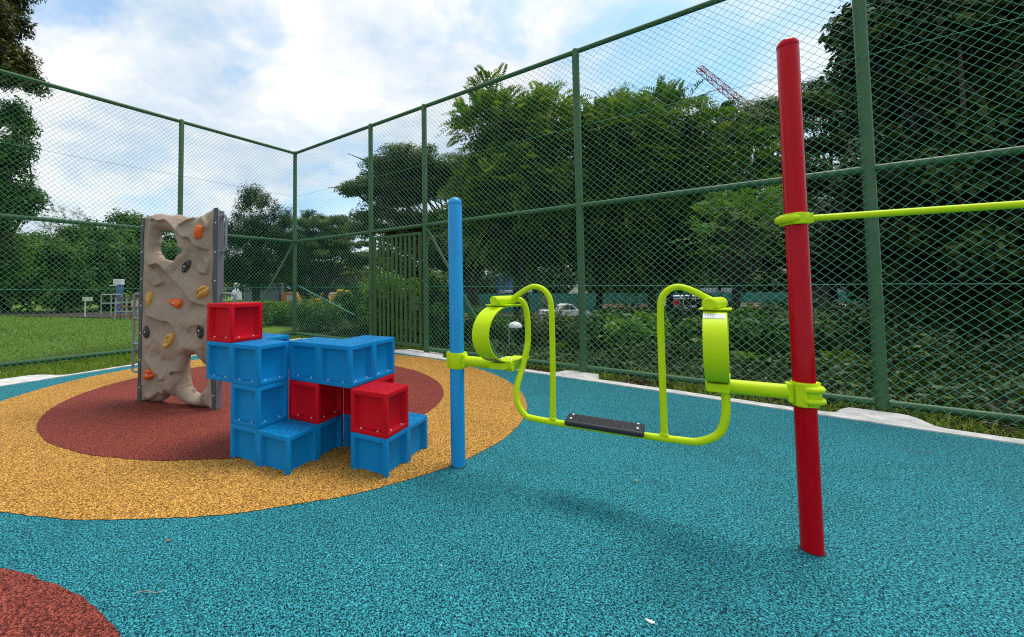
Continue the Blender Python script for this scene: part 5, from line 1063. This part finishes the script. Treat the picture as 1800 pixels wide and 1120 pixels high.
# rubble heap under a pale sheet
def heap(name, label, cat, px, Y, w_, h, m, z0, seed, group=None):
    x = X_(px, Y); mb = MB(); n1_, n2_ = 30, 12; rs = random.Random(seed); vs = []
    for j in range(n2_+1):
        for i in range(n1_):
            a = 2*math.pi*i/n1_; f = j/n2_; k = (1-f)*(1+0.15*math.sin(3*a+seed)+rs.uniform(-.07, .07)); vs.append((x+math.cos(a)*w_/2*k+(0.12*w_*f), Y+math.sin(a)*w_*0.3*k, z0+h*(f**0.8)*(1+rs.uniform(-.05, .05))))
    fs = [(j*n1_+i, j*n1_+(i+1) % n1_, (j+1)*n1_+(i+1) % n1_, (j+1)*n1_+i) for j in range(n2_) for i in range(n1_)]
    return tag(mb.add(vs, fs).build(name, m), label, cat, group)
HEAP = mat('grey_rubble', (0.38, 0.37, 0.34), 0.95, var=0.35, vscale=1.5, bump=0.8, bscale=4)
heap('rubble_heap', 'pale grey rubble heap above the hoarding behind the middle fence post', 'heap', 1008, 63, 6.6, 4.6, HEAP, -3.0, 3)
# site office, container, trucks
def cabin(name, label, cat, px, Y, w_, h, d_, m, z0, wins, rm=WHB):
    x = X_(px, Y); c = thing(name, label, cat, (x, Y, z0)); MB().box((x, Y, z0+h/2), (w_, d_, h)).build('wall', m, c, bevel=0.03)
    MB().box((x, Y, z0+h+0.06), (w_+0.35, d_+0.35, 0.12)).build('roof', rm, c, bevel=0.02)
    for i in range(wins):
        xx = x-w_/2+w_*(i+0.5)/wins; wf = MB().box((xx, Y-d_/2-0.02, z0+h*0.62), (w_/wins*0.55, 0.05, h*0.34)).build('window', GLS, c)
        MB().box((xx, Y-d_/2-0.055, z0+h*0.62), (0.05, 0.02, h*0.34)).build('glazing_bar', WHB, wf)
    return c
cabin('site_cabin', 'long white site cabin with dark windows above the hoarding left of the gate', 'cabin', 600, 60, 3.6, 2.8, 2.4, WHB, -2.5, 4)
gc = cabin('green_container', 'green container hut with a pale roof and white lettering beside the gate', 'container', 638, 57, 2.9, 3.1, 2.4, mat('green_container_paint', (0.02, 0.30, 0.15), 0.5, var=0.1), -2.45, 0)
x0 = X_(638, 57); rs = random.Random(9); x = x0-0.75
for k in range(7): w_ = rs.uniform(0.12, 0.2); MB().box((x, 57-1.23, -2.45+2.25+rs.uniform(-.03, .03)), (w_, 0.03, rs.uniform(0.22, 0.42))).build('letter', WHB, gc); x += w_+0.08
# excavator
O = Vector((X_(567, 58), 58, -2.3)); ex = thing('excavator', 'yellow excavator with folded arm beside the white site cabin', 'excavator', tuple(O))
for yy in (-0.9, 0.9): side_profile([(-1.4, 0.1), (-1.6, 0.4), (-1.4, 0.75), (1.4, 0.75), (1.6, 0.4), (1.4, 0.1)], 0.45, TYRE, 'track', ex, O+Vector((0, yy, 0)), 0.04)
side_profile([(-1.5, 0.9), (-1.6, 1.9), (-0.2, 2.0), (0.1, 1.5), (1.2, 1.4), (1.2, 0.9)], 2.0, YPL, 'body', ex, O, 0.06)
side_profile([(-0.1, 1.5), (-0.1, 2.75), (0.75, 2.8), (1.15, 1.9), (1.15, 1.4)], 0.9, YPL, 'cab', ex, O+Vector((0, -0.5, 0)), 0.05)
side_profile([(0.02, 1.7), (0.02, 2.62), (0.68, 2.66), (1.02, 1.9), (1.02, 1.6)], 0.95, GLS, 'window', ex, O+Vector((0, -0.5, 0)), 0.01)
MB().tube([O+Vector((1.0, 0.3, 1.3)), O+Vector((2.2, 0.3, 3.0)), O+Vector((3.6, 0.3, 2.9)), O+Vector((4.6, 0.3, 1.8))], [0.22, 0.26, 0.2, 0.15], 8).build('boom', YPL, ex)
MB().box(O+Vector((4.7, 0.3, 1.3)), (0.6, 0.7, 0.7)).build('bucket', TYRE, ex, bevel=0.08)
# orange truck
O = Vector((X_(503, 50), 50, 0)); O.z = gz(O.x, O.y); tk = thing('tipper_truck', 'orange and white truck with a grey drum body left of the fence corner post', 'truck', tuple(O))
side_profile([(-0.3, 0.6), (-0.3, 2.3), (0.0, 2.5), (1.2, 2.45), (1.6, 1.5), (1.7, 0.6)], 2.1, mat('orange_truck_paint', (0.75, 0.22, 0.03), 0.4), 'cab', tk, O, 0.08)
side_profile([(0.35, 1.45), (0.35, 2.2), (1.15, 2.18), (1.5, 1.45)], 2.15, LBL, 'window', tk, O, 0.02)
MB().box(O+Vector((1.72, 0, 0.95)), (0.06, 1.5, 0.5)).build('grille', WHB, tk)
side_profile([(-4.6, 1.0), (-4.9, 3.4), (-0.6, 3.6), (-0.5, 1.0)], 2.2, mat('grey_blue_steel', (0.16, 0.20, 0.24), 0.5, var=0.2), 'load_body', tk, O, 0.08)
MB().box(O+Vector((-1.6, 0, 0.8)), (6.2, 0.9, 0.25)).build('chassis', TYRE, tk)
for x in (-3.8, -2.6, 0.9):
    for yy in (-0.95, 0.95): wheel(O, x, yy, 0.5, tk)
# white tank, blue canopy behind the rock wall
O = Vector((X_(416, 40), 40, 0)); O.z = gz(O.x, O.y)
tag(MB().lathe(O, [(0.45, 0), (0.5, 0.3), (0.5, 1.5), (0.35, 1.8), (0.18, 1.9), (0.18, 2.1), (0.30, 2.2), (0.30, 2.35), (0.1, 2.5)], 24).build('water_tank', WHB, None, True), 'small white rounded tank right of the rock wall', 'tank')
def canopy(label, px, Y, w_, d_, top, m, name='canopy', leg=WHB):
    x = X_(px, Y); z0 = gz(x, Y); c = thing(name, label, 'canopy', (x, Y, z0))
    MB().box((x, Y, top), (w_, d_, 0.35)).build('roof', m, c, bevel=0.05)
    for sx in (-1, 1):
        for sy in (-1, 1): MB().box((x+sx*(w_/2-.1), Y+sy*(d_/2-.1), (z0+top-.17)/2), (0.1, 0.1, top-.17-z0)).build('leg', leg, c)
canopy('blue canopy roof on thin legs right of the rock wall', 403, 52, 1.6, 1.4, 1.18, BLC)
canopy('small pale grey roof canopy half hidden behind the shrubs right of the blue post', 905, 64, 4.6, 2, 0.35, mat('pale_roof', (0.4, 0.42, 0.42), 0.6))
O = Vector((X_(888, 66), 66, -2.2)); bb = thing('blue_shed', 'small blue building glimpsed through leaves above the left swing spring', 'shed', tuple(O))
MB().box(O+Vector((0, 0, 2.5)), (2.6, 2, 5.0)).build('wall', BLC, bb, bevel=0.02); side_profile([(-1.5, 5.0), (0, 5.7), (1.5, 5.0)], 2.4, mat('blue_roof', (0.05, 0.16, 0.30), 0.6), 'roof', bb, O, 0.02)
G7 = 'white panelled wall pieces above the hoarding'
for lab, px in (('pale barred panel above the hoarding behind the right swing spring', 1245), ('pale barred panel above the hoarding just right of the swing spring', 1282), ('pale barred panel above the hoarding right of the red post', 1466)):
    x = X_(px, 62); c = thing('grille_panel', lab, 'panel', (x, 62, -2.4), G7); 
    for sx in (-1.3, 1.3): MB().box((x+sx, 62, -0.85), (0.1, 0.1, 3.1)).build('post', STEEL, c)
    MB().box((x, 62.04, 0.32), (2.5, 0.03, 0.75)).build('panel', mat('pale_panel', (0.42, 0.44, 0.46), 0.6, var=0.2, vscale=1.2), c)
    for k in range(5): MB().box((x-1.0+k*0.5, 61.98, 0.32), (0.06, 0.05, 0.85)).build('bar', STEEL, c)
# street lamps and red-orange signal
for lab, px, Y, h in (('thin street lamp pole with a white lamp above the hoarding left of the right handle', 1148, 62, 4.7), ('thin pole lamp behind the trees right of the gate', 712, 40, 6.2)):
    x = X_(px, Y); z0 = gz(x, Y); c = thing('street_lamp', lab, 'street lamp', (x, Y, z0), None)
    MB().tube([(x, Y, z0), (x, Y, z0+h)], [0.07, 0.045], 10).build('pole', STEEL, c, True); MB().box((x-0.22, Y, z0+h), (0.62, 0.22, 0.12)).build('lamp_head', WHB, c, bevel=0.03)
# garden lamp behind the left spring
x, Y = X_(893, 8.5), 8.5; z0 = gz(x, Y); c = thing('garden_lamp', 'small white mushroom-shaped garden lamp behind the ring of the left swing spring', 'lamp', (x, Y, z0))
zt_l = at(893, 572, 8.5).z
MB().tube([(x, Y, z0-.05), (x, Y, zt_l)], 0.018, 10).build('pole', STEEL, c, True); MB().tube([(x, Y, zt_l-.01), (x+0.08, Y, zt_l+0.02)], 0.014, 8).build('arm', STEEL, c, True)
MB().lathe((x+0.125, Y, zt_l-0.01), [(0.04, -0.03), (0.135, -0.035), (0.14, -0.02), (0.12, 0.03), (0.08, 0.065), (0.02, 0.085)], 24).build('lamp_shade', LBL, c, True)
# concrete drain edge and low wall behind the right fence
DCON = mat('weathered_concrete', (0.13, 0.13, 0.11), 0.9, var=0.35, vscale=2, bump=0.4, bscale=20)
def edgewall(label, p0, p1, z0, z1, w_=0.22, name='drain_wall'):
    p0 = Vector(p0); p1 = Vector(p1); d = (p1-p0); l_ = d.length; d.normalize(); s_ = Vector((-d.y, d.x, 0)); mb = MB(); mb.box((p0+p1)/2+Vector((0, 0, (z0+z1)/2)), (l_, w_, z1-z0), ax=(d, s_, UPv)); o = mb.build(name, DCON, None, bevel=0.02); return tag(o, label, 'wall')
a_ = at(1235, 573, 15.5); b_ = at(1860, 584, 13.0)
edgewall('low weathered grey drain wall crossing behind the right swing spring and red post', (a_.x, a_.y, 0), (b_.x, b_.y, 0), -1.6, a_.z)
a_ = at(500, 542, 20); b_ = at(640, 545, 18)
edgewall('pale concrete kerb wall beyond the shrubs left of the gate', (a_.x, a_.y, 0), (b_.x, b_.y, 0), -1.3, a_.z, 0.3)
# lawn side: sign, booth, railings, lattice
SOIL = mat('dark_mulch', (0.045, 0.022, 0.018), 0.95, var=0.3, bump=0.6, bscale=9)
sheet('mulch_bed', [(X_(-160, 21.5), 21.5), (X_(90, 20.5), 20.5), (X_(190, 19.3), 19.3), (X_(330, 19.5), 19.5), (X_(330, 23), 23), (X_(-160, 26), 26)], 0.02, SOIL, 0.03)
x, Y = X_(151, 20), 20; z0 = gz(x, Y); c = thing('notice_board', 'small cream notice board on a thin white pole at the lawn edge', 'sign', (x, Y, z0)); zb_ = at(151, 526, Y).z
MB().tube([(x, Y, z0), (x, Y, zb_-0.11)], 0.03, 10).build('pole', WHB, c, True); MB().box((x+0.1, Y, zb_), (0.48, 0.04, 0.2)).build('board', mat('cream', (0.62, 0.60, 0.46), 0.6), c, bevel=0.01)
x, Y = X_(211, 22), 22; z0 = gz(x, Y); c = thing('vending_kiosk', 'slim blue and white upright kiosk with a white head at the lawn edge', 'kiosk', (x, Y, z0)); zt1 = at(211, 491, Y).z; zt2 = at(211, 501, Y).z
MB().box((x, Y, (z0+zt2)/2), (0.24, 0.22, zt2-z0)).build('column', mat('kiosk_blue', (0.06, 0.13, 0.33), 0.5), c, bevel=0.01); MB().box((x-0.06, Y, (zt1+zt2)/2), (0.42, 0.3, zt1-zt2-0.004)).build('head', WHB, c, bevel=0.02)
MB().box((x-0.28, Y, zt2-0.03), (0.40, 0.26, 0.05)).build('awning', WHB, c, bevel=0.01)
x0, Y = X_(179, 21), 21; x1 = X_(214, 21); z0 = gz(x0, Y); zr = at(180, 518, Y).z; WHB = mat('dull_white', (0.42, 0.43, 0.42), 0.5, var=0.1); c = thing('handrail', 'white tubular handrail beside the kiosk at the lawn edge', 'railing', (x0, Y, z0))
for z in (zr, (zr+z0)*0.5+0.1): MB().tube([(x0, Y, z), (x1, Y, z)], 0.03, 8).build('rail', WHB, c, True)
for k in range(3): MB().tube([(x0+(x1-x0)*k/2, Y, z0), (x0+(x1-x0)*k/2, Y, zr+0.03)], 0.028, 8).build('post', WHB, c, True)
x0 = X_(204, 18.5); x1 = X_(262, 18.5); Y = 18.5; z0 = gz(x0, Y); zt_ = at(230, 522, Y).z; c = thing('plant_rack', 'rusty red and white lattice rack half hidden behind the ladder of the rock wall', 'rack', ((x0+x1)/2, Y, z0))
RUST = mat('rusty_red', (0.30, 0.08, 0.05), 0.8, var=0.3)
for k in range(7): MB().box((x0+(x1-x0)*k/6, Y, (z0+zt_)/2), (0.045, 0.045, zt_-z0)).build('upright', RUST if k % 2 else WHB, c)
for k in range(5): MB().box(((x0+x1)/2, Y-0.047, z0+(zt_-z0)*(k+1)/5-0.03), (x1-x0, 0.04, 0.045)).build('slat', WHB if k % 2 else RUST, c)
MB().box((x0+(x1-x0)*0.62, Y-0.1, z0+(zt_-z0)*0.72), (0.30, 0.05, 0.30)).build('panel', mat('pinkish', (0.65, 0.45, 0.45), 0.7), c)
# luffing crane jib far away
cr = at(1352, 222, 122); c1 = at(1229, 120, 117); c = thing('tower_crane', 'red and white lattice crane jib rising behind the trees', 'crane', (cr.x, cr.y, gz(cr.x, cr.y)))
CRD = mat('crane_red', (0.42, 0.06, 0.05), 0.6); CWH = mat('crane_white', (0.62, 0.60, 0.58), 0.6)
d = (c1-cr); Ls = d.length; dn = d.normalized(); s1_ = Vector((0, 1, 0)).cross(dn).normalized(); s2_ = dn.cross(s1_); nb_ = 13; hh = 1.05
cor = lambda f, a, b_: cr+dn*(Ls*f)+s1_*(a*hh*(1-0.45*f))+s2_*(b_*hh*0.7)
for i in range(nb_):
    f0, f1 = i/nb_, (i+1)/nb_; mb = MB()
    for a, b_ in ((-1, -1), (1, -1), (1, 1), (-1, 1)): mb.tube([cor(f0, a, b_), cor(f1, a, b_)], 0.12, 5)
    q4 = [(-1, -1), (1, -1), (1, 1), (-1, 1)]
    for k in range(4): a, b_ = q4[k], q4[(k+1) % 4]; mb.tube([cor(f0, *a), cor(f1, *b_)], 0.09, 4); mb.tube([cor(f1, *a), cor(f1, *b_)], 0.09, 4)
    mb.build('jib_section', CRD if i % 2 == 0 else CWH, c)
gzc = gz(cr.x, cr.y); 
mb = MB()
for a, b_ in ((-1, -1), (1, -1), (1, 1), (-1, 1)): mb.tube([Vector((cr.x+2+a, cr.y+b_, gzc)), Vector((cr.x+2+a, cr.y+b_, cr.z))], 0.16, 5)
zz_ = gzc
while zz_ < cr.z-2.4:
    for a, b_ in (((-1, -1), (1, -1)), ((1, -1), (1, 1)), ((1, 1), (-1, 1)), ((-1, 1), (-1, -1))): mb.tube([Vector((cr.x+2+a[0], cr.y+a[1], zz_)), Vector((cr.x+2+b_[0], cr.y+b_[1], zz_+2.4))], 0.1, 4)
    zz_ += 2.4
mb.build('mast', CWH, c); MB().box((cr.x+2.6, cr.y, cr.z+0.6), (5.5, 2.4, 1.2)).build('machinery_deck', CRD, c, bevel=0.1); MB().box((cr.x+4.6, cr.y, cr.z+1.9), (1.8, 2.2, 1.3)).build('counterweight', CWH, c, bevel=0.1)
